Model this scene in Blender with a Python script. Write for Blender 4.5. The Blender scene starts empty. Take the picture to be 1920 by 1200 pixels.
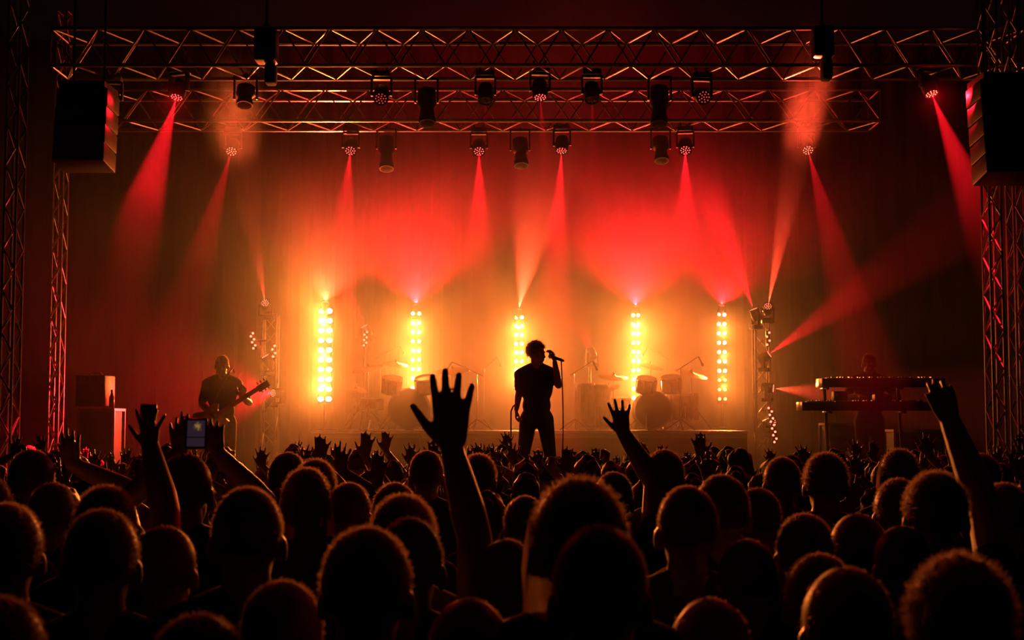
import bpy, bmesh, math, random
import numpy as np
from mathutils import Vector, Matrix, Quaternion

random.seed(7)
rng = np.random.default_rng(7)
S = bpy.context.scene
C = S.collection
V = Vector
R = math.radians

# ------------------------------------------------------------------ camera
FPX, PITCH, CAMZ = 2667.0, 4.075, 1.95
cam_d = bpy.data.cameras.new('camera')
cam_d.sensor_width = 36.0
cam_d.lens = FPX * 36.0 / 1920.0
cam_d.clip_start, cam_d.clip_end = 0.05, 200
cam_d.dof.use_dof = True
cam_d.dof.focus_distance = 15.6
cam_d.dof.aperture_fstop = 6.3
cam = bpy.data.objects.new('camera', cam_d)
C.objects.link(cam)
cam.location = (0, 0, CAMZ)
cam.rotation_euler = (R(90 + PITCH), 0, 0)
S.camera = cam

def P(px, py, D):
    """the point at distance D (metres in front of the camera) seen at a pixel of the photograph"""
    u, v = (px - 960) / FPX, (600 - py) / FPX
    p = R(PITCH)
    t = D / (math.cos(p) - v * math.sin(p))
    return Vector((u * t, D, CAMZ + t * (math.sin(p) + v * math.cos(p))))

# ------------------------------------------------------------------ world, exposure, sampling
w = bpy.data.worlds.new('night')
S.world = w
w.use_nodes = True
w.node_tree.nodes['Background'].inputs[0].default_value = (0.0025, 0.0012, 0.001, 1)
w.node_tree.nodes['Background'].inputs[1].default_value = 0.6
S.view_settings.view_transform = 'Standard'
S.view_settings.look = 'None'
S.view_settings.gamma = 1.0
S.view_settings.use_curve_mapping = False
S.view_settings.exposure = 0.0
cy = S.cycles
cy.max_bounces, cy.diffuse_bounces, cy.glossy_bounces = 4, 1, 2
cy.transmission_bounces, cy.transparent_max_bounces, cy.volume_bounces = 2, 6, 1
cy.sample_clamp_indirect = 2.0
cy.sample_clamp_direct = 0.0
cy.caustics_reflective = cy.caustics_refractive = False
cy.use_denoising = True
cy.volume_step_rate = 1.0
cy.volume_max_steps = 64

AMBER = (1.0, 0.215, 0.03)
RED = (1.0, 0.006, 0.014)
HOT = (1.0, 0.065, 0.024)
HAZE_DENSITY, HAZE_THIN, HAZE_G = 0.13, 0.011, 0.4
HAZE_C, HAZE_R, HAZE_TOP = (0.3, 22.3, 3.0), (6.3, 6.8, 8.0), (3.9, 6.3)

# ------------------------------------------------------------------ helpers
def link(o, parent=None):
    C.objects.link(o)
    if parent is not None:
        o.parent = parent
    return o

def tag(o, label=None, cat=None, group=None, kind=None):
    if label: o['label'] = label
    if cat: o['category'] = cat
    if group: o['group'] = group
    if kind: o['kind'] = kind
    return o

def empty(name, loc=(0, 0, 0), rz=0.0, label=None, cat=None, group=None):
    o = bpy.data.objects.new(name, None)
    o.empty_display_size = 0.1
    C.objects.link(o)
    o.location = loc
    o.rotation_euler = (0, 0, rz)
    return tag(o, label, cat, group)

def copy_tree(o, parent=None):
    c = o.copy()
    C.objects.link(c)
    c.parent = parent
    for ch in o.children:
        copy_tree(ch, c)
    return c

MATS = {}
def mat(name, col, rough=0.6, metal=0.0, var=0.25, scale=8.0, bump=0.0, emit=None, strength=0.0, sheen=0.0, trans=0.0):
    if name in MATS:
        return MATS[name]
    m = bpy.data.materials.new(name)
    m.use_nodes = True
    nt = m.node_tree
    b = nt.nodes['Principled BSDF']
    tc = nt.nodes.new('ShaderNodeTexCoord')
    n = nt.nodes.new('ShaderNodeTexNoise')
    n.inputs['Scale'].default_value = scale
    n.inputs['Detail'].default_value = 5
    nt.links.new(tc.outputs['Object'], n.inputs['Vector'])
    ramp = nt.nodes.new('ShaderNodeValToRGB')
    lo = [max(0, c * (1 - var)) for c in col]
    hi = [min(1, c * (1 + var)) for c in col]
    ramp.color_ramp.elements[0].position = 0.3
    ramp.color_ramp.elements[1].position = 0.7
    ramp.color_ramp.elements[0].color = (*lo, 1)
    ramp.color_ramp.elements[1].color = (*hi, 1)
    nt.links.new(n.outputs['Fac'], ramp.inputs['Fac'])
    nt.links.new(ramp.outputs['Color'], b.inputs['Base Color'])
    b.inputs['Roughness'].default_value = rough
    b.inputs['Metallic'].default_value = metal
    if sheen:
        b.inputs['Sheen Weight'].default_value = sheen
        b.inputs['Sheen Roughness'].default_value = 0.5
    if bump:
        bp = nt.nodes.new('ShaderNodeBump')
        bp.inputs['Strength'].default_value = bump
        bp.inputs['Distance'].default_value = 0.01
        nt.links.new(n.outputs['Fac'], bp.inputs['Height'])
        nt.links.new(bp.outputs['Normal'], b.inputs['Normal'])
    if emit:
        b.inputs['Emission Color'].default_value = (*emit, 1)
        b.inputs['Emission Strength'].default_value = strength
        m.cycles.emission_sampling = 'NONE'
    MATS[name] = m
    return m

M_alu = mat('truss aluminium', (0.45, 0.45, 0.46), 0.3, 1.0, 0.15, 14)
M_black = mat('black powder coat', (0.018, 0.018, 0.02), 0.42, 0.0, 0.3, 20)
M_dark = mat('dark painted steel', (0.03, 0.03, 0.032), 0.38, 0.6, 0.3, 16)
M_chrome = mat('chrome hardware', (0.75, 0.75, 0.76), 0.14, 1.0, 0.08, 12)
M_glass = mat('fixture lens glass', (0.05, 0.03, 0.03), 0.08, 0.0, 0.2, 30)
M_drape = mat('black stage drape', (0.0025, 0.0024, 0.0024), 0.9, 0, 0.3, 6, 0.2)
M_deck = mat('black stage deck', (0.03, 0.028, 0.027), 0.45, 0, 0.4, 3, 0.05)
M_ground = mat('dark asphalt', (0.02, 0.02, 0.02), 0.8, 0, 0.4, 5, 0.3)
M_skin = mat('skin', (0.23, 0.125, 0.085), 0.38, 0, 0.12, 9, sheen=0.6)
M_shirt = mat('black cotton', (0.02, 0.019, 0.02), 0.85, 0, 0.3, 30, 0.2, sheen=0.08)
M_shirt2 = mat('charcoal cotton', (0.05, 0.048, 0.05), 0.85, 0, 0.3, 26, 0.2, sheen=0.08)
M_shirt3 = mat('maroon cotton', (0.09, 0.03, 0.03), 0.85, 0, 0.3, 26, 0.2, sheen=0.08)
M_collar = mat('pale grey cotton', (0.35, 0.35, 0.37), 0.85, 0, 0.15, 26, 0.2, sheen=0.08)
M_denim = mat('dark denim', (0.022, 0.025, 0.035), 0.85, 0, 0.3, 40, 0.2)
M_hair = mat('dark brown hair', (0.075, 0.042, 0.026), 0.5, 0, 0.35, 60, sheen=0.2)
def backlit(m, col, fac):
    # hair and down let light through from behind
    nt = m.node_tree
    b = nt.nodes['Principled BSDF']; out = nt.nodes['Material Output']
    tr = nt.nodes.new('ShaderNodeBsdfTranslucent'); tr.inputs['Color'].default_value = (*col, 1)
    mx = nt.nodes.new('ShaderNodeMixShader'); mx.inputs[0].default_value = fac
    nt.links.new(b.outputs[0], mx.inputs[1]); nt.links.new(tr.outputs[0], mx.inputs[2])
    nt.links.new(mx.outputs[0], out.inputs['Surface'])
backlit(M_hair, (0.7, 0.48, 0.34), 0.46)
M_hair_far = mat('matte dark hair', (0.045, 0.026, 0.017), 0.55, 0, 0.5, 70, 0.9, sheen=0.25)
M_wood = mat('lacquered maple', (0.28, 0.12, 0.05), 0.25, 0, 0.3, 10)
M_skinhead = mat('drum head film', (0.06, 0.055, 0.05), 0.4, 0, 0.1, 7)
M_brass = mat('cymbal bronze', (0.75, 0.5, 0.2), 0.25, 1.0, 0.15, 30)
M_rubber = mat('black rubber', (0.015, 0.015, 0.015), 0.7, 0, 0.3, 30)
M_key_w = mat('white keys', (0.6, 0.58, 0.55), 0.35, 0, 0.05, 20)
M_key_b = mat('black keys', (0.01, 0.01, 0.01), 0.3, 0, 0.2, 20)
M_case = mat('road case laminate', (0.022, 0.021, 0.022), 0.5, 0, 0.3, 15)
M_grille = mat('speaker grille cloth', (0.02, 0.02, 0.02), 0.8, 0, 0.4, 90, 0.6)
M_led_red = mat('red led on', (0.2, 0.01, 0.01), 0.3, emit=(1.0, 0.07, 0.06), strength=4.5)
M_led_hot = mat('red led bright', (0.2, 0.01, 0.01), 0.3, emit=(1.0, 0.13, 0.07), strength=5.5)
M_led_dim = mat('red led dim', (0.2, 0.01, 0.01), 0.3, emit=(1.0, 0.07, 0.05), strength=0.8)
M_led_off = mat('red led off', (0.25, 0.05, 0.04), 0.2)
M_led_amber = mat('amber led on', (0.3, 0.2, 0.1), 0.3, emit=(1.0, 0.62, 0.25), strength=14)
M_led_amber2 = mat('amber led half on', (0.3, 0.2, 0.1), 0.3, emit=(1.0, 0.42, 0.12), strength=5)

class MB:
    """collects shapes; build() links them as one mesh object"""
    def __init__(self):
        self.v, self.f = [], []
    def add(self, vs, fs):
        o = len(self.v)
        self.v.extend([tuple(v) for v in vs])
        self.f.extend([tuple(i + o for i in f) for f in fs])
        return self
    def box(self, c, s, rot=None):
        c = Vector(c); hx, hy, hz = s[0] / 2, s[1] / 2, s[2] / 2
        vs = [Vector((x, y, z)) for z in (-hz, hz) for y in (-hy, hy) for x in (-hx, hx)]
        if rot is not None:
            vs = [rot @ v for v in vs]
        fs = [(0, 2, 3, 1), (4, 5, 7, 6), (0, 1, 5, 4), (2, 6, 7, 3), (0, 4, 6, 2), (1, 3, 7, 5)]
        return self.add([v + c for v in vs], fs)
    def bbox(self, c, s, b=0.01, rot=None):
        """box with chamfered edges"""
        bm = bmesh.new()
        bmesh.ops.create_cube(bm, size=1.0)
        bmesh.ops.scale(bm, vec=s, verts=bm.verts)
        bmesh.ops.bevel(bm, geom=list(bm.edges), offset=b, segments=2, affect='EDGES', profile=0.5)
        bm.verts.index_update()
        vs = [v.co.copy() for v in bm.verts]
        fs = [[v.index for v in f.verts] for f in bm.faces]
        bm.free()
        if rot is not None:
            vs = [rot @ v for v in vs]
        c = Vector(c)
        return self.add([v + c for v in vs], fs)
    def tube(self, p0, p1, r0, r1=None, n=8, cap=True):
        r1 = r0 if r1 is None else r1
        p0, p1 = Vector(p0), Vector(p1)
        d = (p1 - p0)
        if d.length < 1e-6: return self
        q = d.normalized().to_track_quat('Z', 'Y')
        vs = []
        for p, r in ((p0, r0), (p1, r1)):
            for k in range(n):
                a = 2 * math.pi * k / n
                vs.append(p + q @ Vector((r * math.cos(a), r * math.sin(a), 0)))
        fs = [(k, (k + 1) % n, n + (k + 1) % n, n + k) for k in range(n)]
        if cap:
            fs += [tuple(reversed(range(n))), tuple(range(n, 2 * n))]
        return self.add(vs, fs)
    def path(self, pts, r, n=6):
        for a, b in zip(pts[:-1], pts[1:]):
            self.tube(a, b, r, r, n)
        return self
    def lathe(self, prof, axis_p=(0, 0, 0), axis_d=(0, 0, 1), n=20):
        """profile [(radius, height)...] turned about an axis"""
        q = Vector(axis_d).normalized().to_track_quat('Z', 'Y')
        p = Vector(axis_p)
        vs, fs = [], []
        for r, h in prof:
            for k in range(n):
                a = 2 * math.pi * k / n
                vs.append(p + q @ Vector((r * math.cos(a), r * math.sin(a), h)))
        for j in range(len(prof) - 1):
            for k in range(n):
                k2 = (k + 1) % n
                fs.append((j * n + k, j * n + k2, (j + 1) * n + k2, (j + 1) * n + k))
        fs.append(tuple(reversed(range(n))))
        fs.append(tuple(range((len(prof) - 1) * n, len(prof) * n)))
        return self.add(vs, fs)
    def ball(self, c, r, seg=10, rings=7, rot=None):
        if not hasattr(r, '__len__'): r = (r, r, r)
        c = Vector(c)
        vs = [Vector((0, 0, r[2]))]
        for j in range(1, rings):
            th = math.pi * j / rings
            for k in range(seg):
                a = 2 * math.pi * k / seg
                vs.append(Vector((r[0] * math.sin(th) * math.cos(a), r[1] * math.sin(th) * math.sin(a), r[2] * math.cos(th))))
        vs.append(Vector((0, 0, -r[2])))
        fs = [(0, 1 + k, 1 + (k + 1) % seg) for k in range(seg)]
        for j in range(rings - 2):
            for k in range(seg):
                a, b = 1 + j * seg + k, 1 + j * seg + (k + 1) % seg
                fs.append((a, a + seg, b + seg, b))
        l = len(vs) - 1
        o = 1 + (rings - 2) * seg
        fs += [(l, o + (k + 1) % seg, o + k) for k in range(seg)]
        if rot is not None:
            vs = [rot @ v for v in vs]
        return self.add([v + c for v in vs], fs)
    def mesh(self, name, smooth=False):
        me = bpy.data.meshes.new(name)
        me.from_pydata(self.v, [], self.f)
        me.update()
        if smooth:
            me.shade_smooth()
            me.set_sharp_from_angle(angle=R(40))
        return me
    def build(self, name, m, parent=None, smooth=False, loc=None):
        me = self.mesh(name, smooth)
        me.materials.append(m)
        o = bpy.data.objects.new(name, me)
        if loc is not None: o.location = loc
        return link(o, parent)

def obj(name, me, parent=None, loc=None, rot=None):
    o = bpy.data.objects.new(name, me)
    if loc is not None: o.location = loc
    if rot is not None: o.rotation_euler = rot
    return link(o, parent)

def spot(name, loc, d, power, col, deg, blend=0.35, size=0.0):
    l = bpy.data.lights.new(name, 'SPOT')
    l.energy, l.color, l.spot_size, l.spot_blend = power, col, R(deg), blend
    l.shadow_soft_size = size
    o = bpy.data.objects.new(name, l)
    o.location = loc
    o.rotation_euler = Vector(d).to_track_quat('-Z', 'Y').to_euler()
    C.objects.link(o)
    return o

def lamp(name, loc, power, col, size=0.02):
    l = bpy.data.lights.new(name, 'POINT')
    l.energy, l.color, l.shadow_soft_size = power, col, size
    o = bpy.data.objects.new(name, l)
    o.location = loc
    C.objects.link(o)
    return o

# ------------------------------------------------------------------ setting
DECK = 1.07
def struct(name, b, m, smooth=False):
    return tag(b.build(name, m, None, smooth), kind='structure')

struct('floor', MB().box((0, 11, -0.05), (34, 34, 0.1)), M_ground)
struct('stage_floor', MB().box((0, 19.4, DECK - 0.06), (17.5, 10.8, 0.12)), M_deck)
b = MB()
for k in range(70):
    x = -8.75 + 17.5 * k / 69
    b.tube((x, 14.02 + 0.025 * math.sin(k * 2.1), 0.0), (x, 14.02 + 0.025 * math.sin(k * 2.1), DECK - 0.12), 0.16, n=6)
struct('wall_front', b, M_drape)
def drape(name, p0, p1, z0, z1, folds, amp):
    p0, p1 = Vector(p0), Vector(p1)
    d = (p1 - p0); nrm = Vector((-d.y, d.x, 0)).normalized()
    N = folds * 6
    vs, fs = [], []
    for j, z in enumerate((z0, z1)):
        for side in (0, 0.03):
            for k in range(N + 1):
                t = k / N
                off = amp * math.sin(2 * math.pi * folds * t) * (1 + 0.35 * math.sin(9 * t + 1)) + side
                q = p0 + d * t + nrm * off
                vs.append((q.x, q.y, z))
    m = N + 1
    for k in range(N):
        fs += [(k, k + 1, 2 * m + k + 1, 2 * m + k), (m + k + 1, m + k, 3 * m + k, 3 * m + k + 1),
               (k + 1, k, m + k, m + k + 1), (2 * m + k, 2 * m + k + 1, 3 * m + k + 1, 3 * m + k)]
    return struct(name, MB().add(vs, fs), M_drape, True)
drape('wall_back', (8.6, 24.5, 0), (-8.6, 24.5, 0), DECK, 8.6, 46, 0.07)
drape('wall_left', (-8.7, 24.4, 0), (-8.7, 15.2, 0), DECK, 8.6, 24, 0.07)
drape('wall_right', (8.7, 15.2, 0), (8.7, 24.4, 0), DECK, 8.6, 24, 0.07)

# haze hanging over the stage
def haze():
    b = MB().box((0, 19.45, 5.0), (17.0, 9.5, 7.7))
    m = bpy.data.materials.new('stage haze')
    m.use_nodes = True
    nt = m.node_tree
    nt.nodes.clear()
    out = nt.nodes.new('ShaderNodeOutputMaterial')
    vs = nt.nodes.new('ShaderNodeVolumeScatter')
    vs.inputs['Color'].default_value = (1, 0.97, 0.93, 1)
    # smoke lies thickest around the band and thins out to the wings and the roof, in slow billows
    tc = nt.nodes.new('ShaderNodeTexCoord')
    def vmath(op, a, v):
        n = nt.nodes.new('ShaderNodeVectorMath'); n.operation = op
        nt.links.new(a, n.inputs[0]); n.inputs[1].default_value = v
        return n
    def fmath(op, a, v):
        n = nt.nodes.new('ShaderNodeMath'); n.operation = op
        nt.links.new(a, n.inputs[0])
        if isinstance(v, (int, float)): n.inputs[1].default_value = v
        else: nt.links.new(v, n.inputs[1])
        return n.outputs[0]
    off = vmath('SUBTRACT', tc.outputs['Object'], HAZE_C)
    div = vmath('DIVIDE', off.outputs[0], HAZE_R)
    ln = vmath('LENGTH', div.outputs[0], (0, 0, 0))
    mr = nt.nodes.new('ShaderNodeMapRange')
    mr.interpolation_type = 'SMOOTHERSTEP'
    nt.links.new(ln.outputs['Value'], mr.inputs['Value'])
    mr.inputs['From Min'].default_value, mr.inputs['From Max'].default_value = 0.0, 1.0
    mr.inputs['To Min'].default_value, mr.inputs['To Max'].default_value = HAZE_DENSITY, HAZE_THIN
    nz = nt.nodes.new('ShaderNodeTexNoise')
    nz.inputs['Scale'].default_value = 0.75
    nz.inputs['Detail'].default_value = 2.0
    nz.inputs['Distortion'].default_value = 0.6
    nt.links.new(tc.outputs['Object'], nz.inputs['Vector'])
    mr2 = nt.nodes.new('ShaderNodeMapRange')
    nt.links.new(nz.outputs['Fac'], mr2.inputs['Value'])
    mr2.inputs['From Min'].default_value, mr2.inputs['From Max'].default_value = 0.3, 0.7
    mr2.inputs['To Min'].default_value, mr2.inputs['To Max'].default_value = 0.45, 1.55
    sx = nt.nodes.new('ShaderNodeSeparateXYZ')
    nt.links.new(tc.outputs['Object'], sx.inputs[0])
    mz = nt.nodes.new('ShaderNodeMapRange'); mz.interpolation_type = 'SMOOTHSTEP'
    nt.links.new(sx.outputs['Z'], mz.inputs['Value'])
    mz.inputs['From Min'].default_value, mz.inputs['From Max'].default_value = HAZE_TOP
    mz.inputs['To Min'].default_value, mz.inputs['To Max'].default_value = 1.0, 0.06
    nt.links.new(fmath('MULTIPLY', fmath('MULTIPLY', mr.outputs[0], mr2.outputs[0]), mz.outputs[0]), vs.inputs['Density'])
    vs.inputs['Anisotropy'].default_value = HAZE_G
    nt.links.new(vs.outputs[0], out.inputs['Volume'])
    o = b.build('stage_haze', m)
    tag(o, 'thin smoke haze glowing red and amber above the stage', 'haze', kind='stuff')
    return o
haze()

def plume(c, r, dens, label):
    m = bpy.data.materials.new('smoke plume')
    m.use_nodes = True
    nt = m.node_tree
    nt.nodes.clear()
    out = nt.nodes.new('ShaderNodeOutputMaterial')
    vs = nt.nodes.new('ShaderNodeVolumeScatter')
    vs.inputs['Color'].default_value = (1, 0.97, 0.93, 1)
    vs.inputs['Anisotropy'].default_value = HAZE_G
    tc = nt.nodes.new('ShaderNodeTexCoord')
    dv = nt.nodes.new('ShaderNodeVectorMath'); dv.operation = 'DIVIDE'; dv.inputs[1].default_value = r
    nt.links.new(tc.outputs['Object'], dv.inputs[0])
    ln = nt.nodes.new('ShaderNodeVectorMath'); ln.operation = 'LENGTH'
    nt.links.new(dv.outputs[0], ln.inputs[0])
    nz = nt.nodes.new('ShaderNodeTexNoise'); nz.inputs['Scale'].default_value = 3.2; nz.inputs['Detail'].default_value = 3
    nt.links.new(tc.outputs['Object'], nz.inputs['Vector'])
    m1 = nt.nodes.new('ShaderNodeMapRange'); m1.interpolation_type = 'SMOOTHSTEP'
    nt.links.new(ln.outputs['Value'], m1.inputs['Value'])
    m1.inputs['To Min'].default_value, m1.inputs['To Max'].default_value = dens, 0.0
    m2 = nt.nodes.new('ShaderNodeMapRange')
    nt.links.new(nz.outputs['Fac'], m2.inputs['Value'])
    m2.inputs['From Min'].default_value, m2.inputs['From Max'].default_value = 0.32, 0.68
    m2.inputs['To Min'].default_value, m2.inputs['To Max'].default_value = 0.15, 1.6
    mu = nt.nodes.new('ShaderNodeMath'); mu.operation = 'MULTIPLY'
    nt.links.new(m1.outputs[0], mu.inputs[0]); nt.links.new(m2.outputs[0], mu.inputs[1])
    nt.links.new(mu.outputs[0], vs.inputs['Density'])
    nt.links.new(vs.outputs[0], out.inputs['Volume'])
    o = MB().ball((0, 0, 0), r, 20, 12).build('smoke_plume', m, None, True, c)
    tag(o, label, 'smoke', kind='stuff')
plume(P(1516, 185, 16.1), (0.45, 1.0, 1.0), 0.24, 'bright red smoke plume rising above the rightmost rear moving head')
plume(P(439, 215, 16.2), (0.42, 0.9, 0.75), 0.3, 'red smoke plume rising above the leftmost rear moving head')

# ------------------------------------------------------------------ trusses
_tube_cache = {}
def rod(name, p0, p1, r, m, parent, n=7):
    """a straight tube as an object of its own; alike tubes share their mesh"""
    p0, p1 = Vector(p0), Vector(p1)
    L = (p1 - p0).length
    key = (round(L, 3), r, m.name, n)
    if key not in _tube_cache:
        me = MB().tube((0, 0, 0), (0, 0, L), r, n=n).mesh(name, True)
        me.materials.append(m)
        _tube_cache[key] = me
    o = bpy.data.objects.new(name, _tube_cache[key])
    o.location = p0
    o.rotation_euler = (p1 - p0).to_track_quat('Z', 'Y').to_euler()
    return link(o, parent)

def box_truss(name, a, bnd, width, height, pitch, label, rc=0.024, rb=0.011, vertical=False, m=None, stub=False):
    """four chords laced on four sides from point a to point bnd"""
    m = m or M_alu
    a, bnd = Vector(a), Vector(bnd)
    d = bnd - a; L = d.length; d.normalize()
    if vertical:
        s1, s2 = Vector((1, 0, 0)), Vector((0, 1, 0))
    else:
        s1 = Vector((0, 0, 1)); s2 = d.cross(s1).normalized()
    root = empty(name, a, label=label, cat='truss')
    corner = [(-s1 * height + -s2 * width) / 2, (-s1 * height + s2 * width) / 2, (s1 * height + s2 * width) / 2, (s1 * height - s2 * width) / 2]
    for c in corner:
        rod('chord', c, c + d * L, rc, m, root, 8)
    n = max(2, int(round(L / pitch)))
    for f in range(4):
        c0, c1 = corner[f], corner[(f + 1) % 4]
        for k in range(n):
            t0, t1 = L * k / n, L * (k + 1) / n
            A, B = (c0, c1) if (k + f) % 2 == 0 else (c1, c0)
            rod('brace', A + d * t0, B + d * t1, rb, m, root, 6)
        for t in (0, L):
            rod('end_bar', c0 + d * t, c1 + d * t, rb, m, root, 6)
    return root

ZB = P(960, 148, 15.6).z                 # underside of the roof trusses
TH = 0.40
xl, xr = P(112, 120, 15.3).x, P(1905, 120, 15.3).x
box_truss('roof_truss', (xl, 15.3, ZB + TH / 2), (xr, 15.3, ZB + TH / 2), 0.62, TH, 0.25, 'long aluminium box truss nearest the crowd, across the top of the stage')
xl, xr = P(205, 230, 18.1).x, P(1640, 230, 18.1).x
box_truss('roof_truss', (xl, 18.1, ZB + TH / 2), (xr, 18.1, ZB + TH / 2), 0.6, TH, 0.28, 'dimmer aluminium box truss further back below the front truss')
def tower(px, D, wpx, z0, z1, label, depth=None, pitch=0.24, rc=0.02, rb=0.009):
    w_ = wpx * D / FPX
    x = P(px, 700, D).x
    t = box_truss('truss_tower', (x, D, z0), (x, D, z1), depth or w_, w_, pitch, label, rc, rb, vertical=True)
    MB().box((0, 0, 0.02), (w_ + 0.3, (depth or w_) + 0.3, 0.04)).build('base_plate', M_dark, t)
    return t
tower(19, 13.6, 22, 0.0, 7.4, 'slim red-edged truss tower at the far left edge of the picture', 0.22, 0.2, 0.014, 0.009)
tower(106, 18.0, 18, DECK, 7.2, 'dim lattice tower just right of the leftmost truss tower', 0.2, 0.22, 0.014, 0.009)
tower(1866, 14.45, 22, DECK, 7.4, 'red-lit lattice tower right of the keyboards, under the hanging speakers', 0.22, 0.2, 0.014, 0.009)
tower(1911, 14.9, 20, DECK, 7.4, 'lattice tower cut by the right edge of the picture', 0.22, 0.2, 0.014, 0.009)

# ------------------------------------------------------------------ moving heads
def lib_mesh(b, m, name, smooth=True):
    me = b.mesh(name, smooth)
    me.materials.append(m)
    return me

ME_base = lib_mesh(MB().bbox((0, 0, 0.245), (0.24, 0.2, 0.075), 0.012).box((0, 0.101, 0.245), (0.12, 0.01, 0.04)), M_black, 'base')
ME_clamp = lib_mesh(MB().tube((0, 0, 0.28), (0, 0, 0.36), 0.016).box((0, 0, 0.35), (0.03, 0.07, 0.035)), M_dark, 'clamp')
ME_yoke = lib_mesh(MB().bbox((0, 0, 0.195), (0.27, 0.085, 0.03), 0.01).bbox((-0.125, 0, 0.085), (0.026, 0.08, 0.23), 0.008)
                   .bbox((0.125, 0, 0.085), (0.026, 0.08, 0.23), 0.008), M_black, 'yoke')
ME_head = lib_mesh(MB().lathe([(0.05, -0.125), (0.085, -0.11), (0.098, -0.05), (0.1, 0.03), (0.092, 0.1), (0.098, 0.104), (0.098, 0.13), (0.086, 0.13), (0.08, 0.115)], n=22)
                   .tube((-0.118, 0, 0), (0.118, 0, 0), 0.03, n=10), M_black, 'head')
ME_lens = lib_mesh(MB().lathe([(0.082, 0.114), (0.06, 0.122), (0.02, 0.126)], n=20), M_glass, 'lens')
def led_pattern(n_out, r_out, n_in, r_in, dot):
    b = MB()
    for n, r in ((n_out, r_out), (n_in, r_in), (1, 0)):
        for k in range(n):
            a = 2 * math.pi * k / n
            b.ball((r * math.cos(a), r * math.sin(a), 0.126), (dot, dot, dot * 0.5), 8, 4)
    return b
LEDS = {}
for key, m in (('on', M_led_red), ('hot', M_led_hot), ('dim', M_led_dim), ('off', M_led_off)):
    LEDS[key] = lib_mesh(led_pattern(10, 0.066, 5, 0.034, 0.009), m, 'led_cluster')

def moving_head(lens, d, state, label, mount='hang', group=None, scale=1.0):
    """lens: where the front glass sits; d: where it points"""
    d = Vector(d).normalized()
    piv = Vector(lens) - d * 0.126 * scale
    pan = math.atan2(d.x, -d.y) if abs(d.x) + abs(d.y) > 1e-4 else 0.0
    root = empty('moving_head_light', piv, pan, label, 'stage light', group)
    root.scale = (scale,) * 3
    flip = mount == 'stand'
    for nm, me, dx in (('base', ME_base, 0), ('clamp', ME_clamp, -.07), ('clamp', ME_clamp, .07), ('yoke', ME_yoke, 0)):
        if flip and nm == 'clamp': continue
        o = obj(nm, me, root, (dx, 0, 0))
        if flip: o.rotation_euler = (math.pi, 0, 0)
    h = obj('head', ME_head, root)
    ld = Matrix.Rotation(-pan, 3, 'Z') @ d
    h.rotation_euler = ld.to_track_quat('Z', 'Y').to_euler()
    obj('lens', ME_lens, h)
    obj('led_cluster', LEDS[state], h)
    return root

# px, py, distance, direction (right, towards stage rear, up), state, beam watts, cone, blend, colour, label
HEADW, CROWD_FILL = 16.0, 250
HEADS = [
    (207, 187, 15.3, (.1, -.9, -.35), 'dim', 0, 0, 0, RED, 'dim moving head light at the left end of the front truss'),
    (331, 183, 15.3, (-.15, -.36, -.92), 'on', 1400 * HEADW, 21, .6, RED, 'moving head on the front truss throwing a red beam down to the left'),
    (714, 185, 15.3, (0, -.75, -.65), 'dim', 0, 0, 0, RED, 'unlit moving head under the front truss left of the centre'),
    (910, 190, 15.3, (0, -.36, -.93), 'off', 60 * HEADW, 9, .6, RED, 'moving head under the front truss with a faint beam, left of the bright central one'),
    (1013, 183, 15.3, (.05, -.36, -.93), 'on', 260 * HEADW, 11, .5, RED, 'moving head with a red beam at the middle of the front truss'),
    (1110, 188, 15.3, (0, -.36, -.93), 'off', 120 * HEADW, 12, .7, RED, 'moving head under the front truss with a faint beam, right of the bright central one'),
    (1320, 182, 15.3, (.12, -.9, -.38), 'dim', 0, 0, 0, RED, 'dim moving head with a dotted ring on the front truss right of centre'),
    (1747, 176, 15.3, (.2, -.36, -.91), 'hot', 1400 * HEADW, 18, .6, RED, 'moving head at the right end of the front truss, beam down to the right'),
    (434, 284, 18.1, (-.02, -.7, -.71), 'hot', 330 * HEADW, 11, .5, RED, 'leftmost moving head hanging from the rear truss with a red beam'),
    (657, 283, 18.1, (.03, -.7, -.71), 'on', 650 * HEADW, 13, .5, RED, 'second moving head from the left on the rear truss, beam beside the bright amber column'),
    (898, 284, 18.1, (.02, -.7, -.71), 'on', 520 * HEADW, 12, .5, RED, 'third moving head from the left on the rear truss, beam left of the singer'),
    (1053, 283, 18.1, (-.06, -.42, -.9), 'on', 800 * HEADW, 14, .55, RED, 'fourth moving head from the left on the rear truss, beam above the singer'),
    (1285, 282, 18.1, (-.09, -.7, -.71), 'on', 600 * HEADW, 13, .5, RED, 'fifth moving head from the left on the rear truss'),
    (1515, 282, 18.1, (0, -.7, -.71), 'hot', 430 * HEADW, 11, .5, RED, 'rightmost moving head on the rear truss, in a bright plume of smoke'),
]
for px, py, D, d, st, wt, deg, bl, col, lab in HEADS:
    q = P(px, py, D)
    moving_head(q, d, st, lab, scale=0.86)
    dn = Vector(d).normalized()
    if wt:
        spot('beam', q + dn * 0.02, dn, wt, col, deg, bl)
# added wide red fill lights at the two outer heads, to redden the crowd
for px, py, d in ((331, 183, (.12, -.93, -.35)), (1747, 176, (-.12, -.93, -.35))):
    spot('crowd_red_fill', P(px, py, 15.3) + V((0, -.03, -.02)), d, CROWD_FILL, RED, 75, 1.0)

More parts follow.
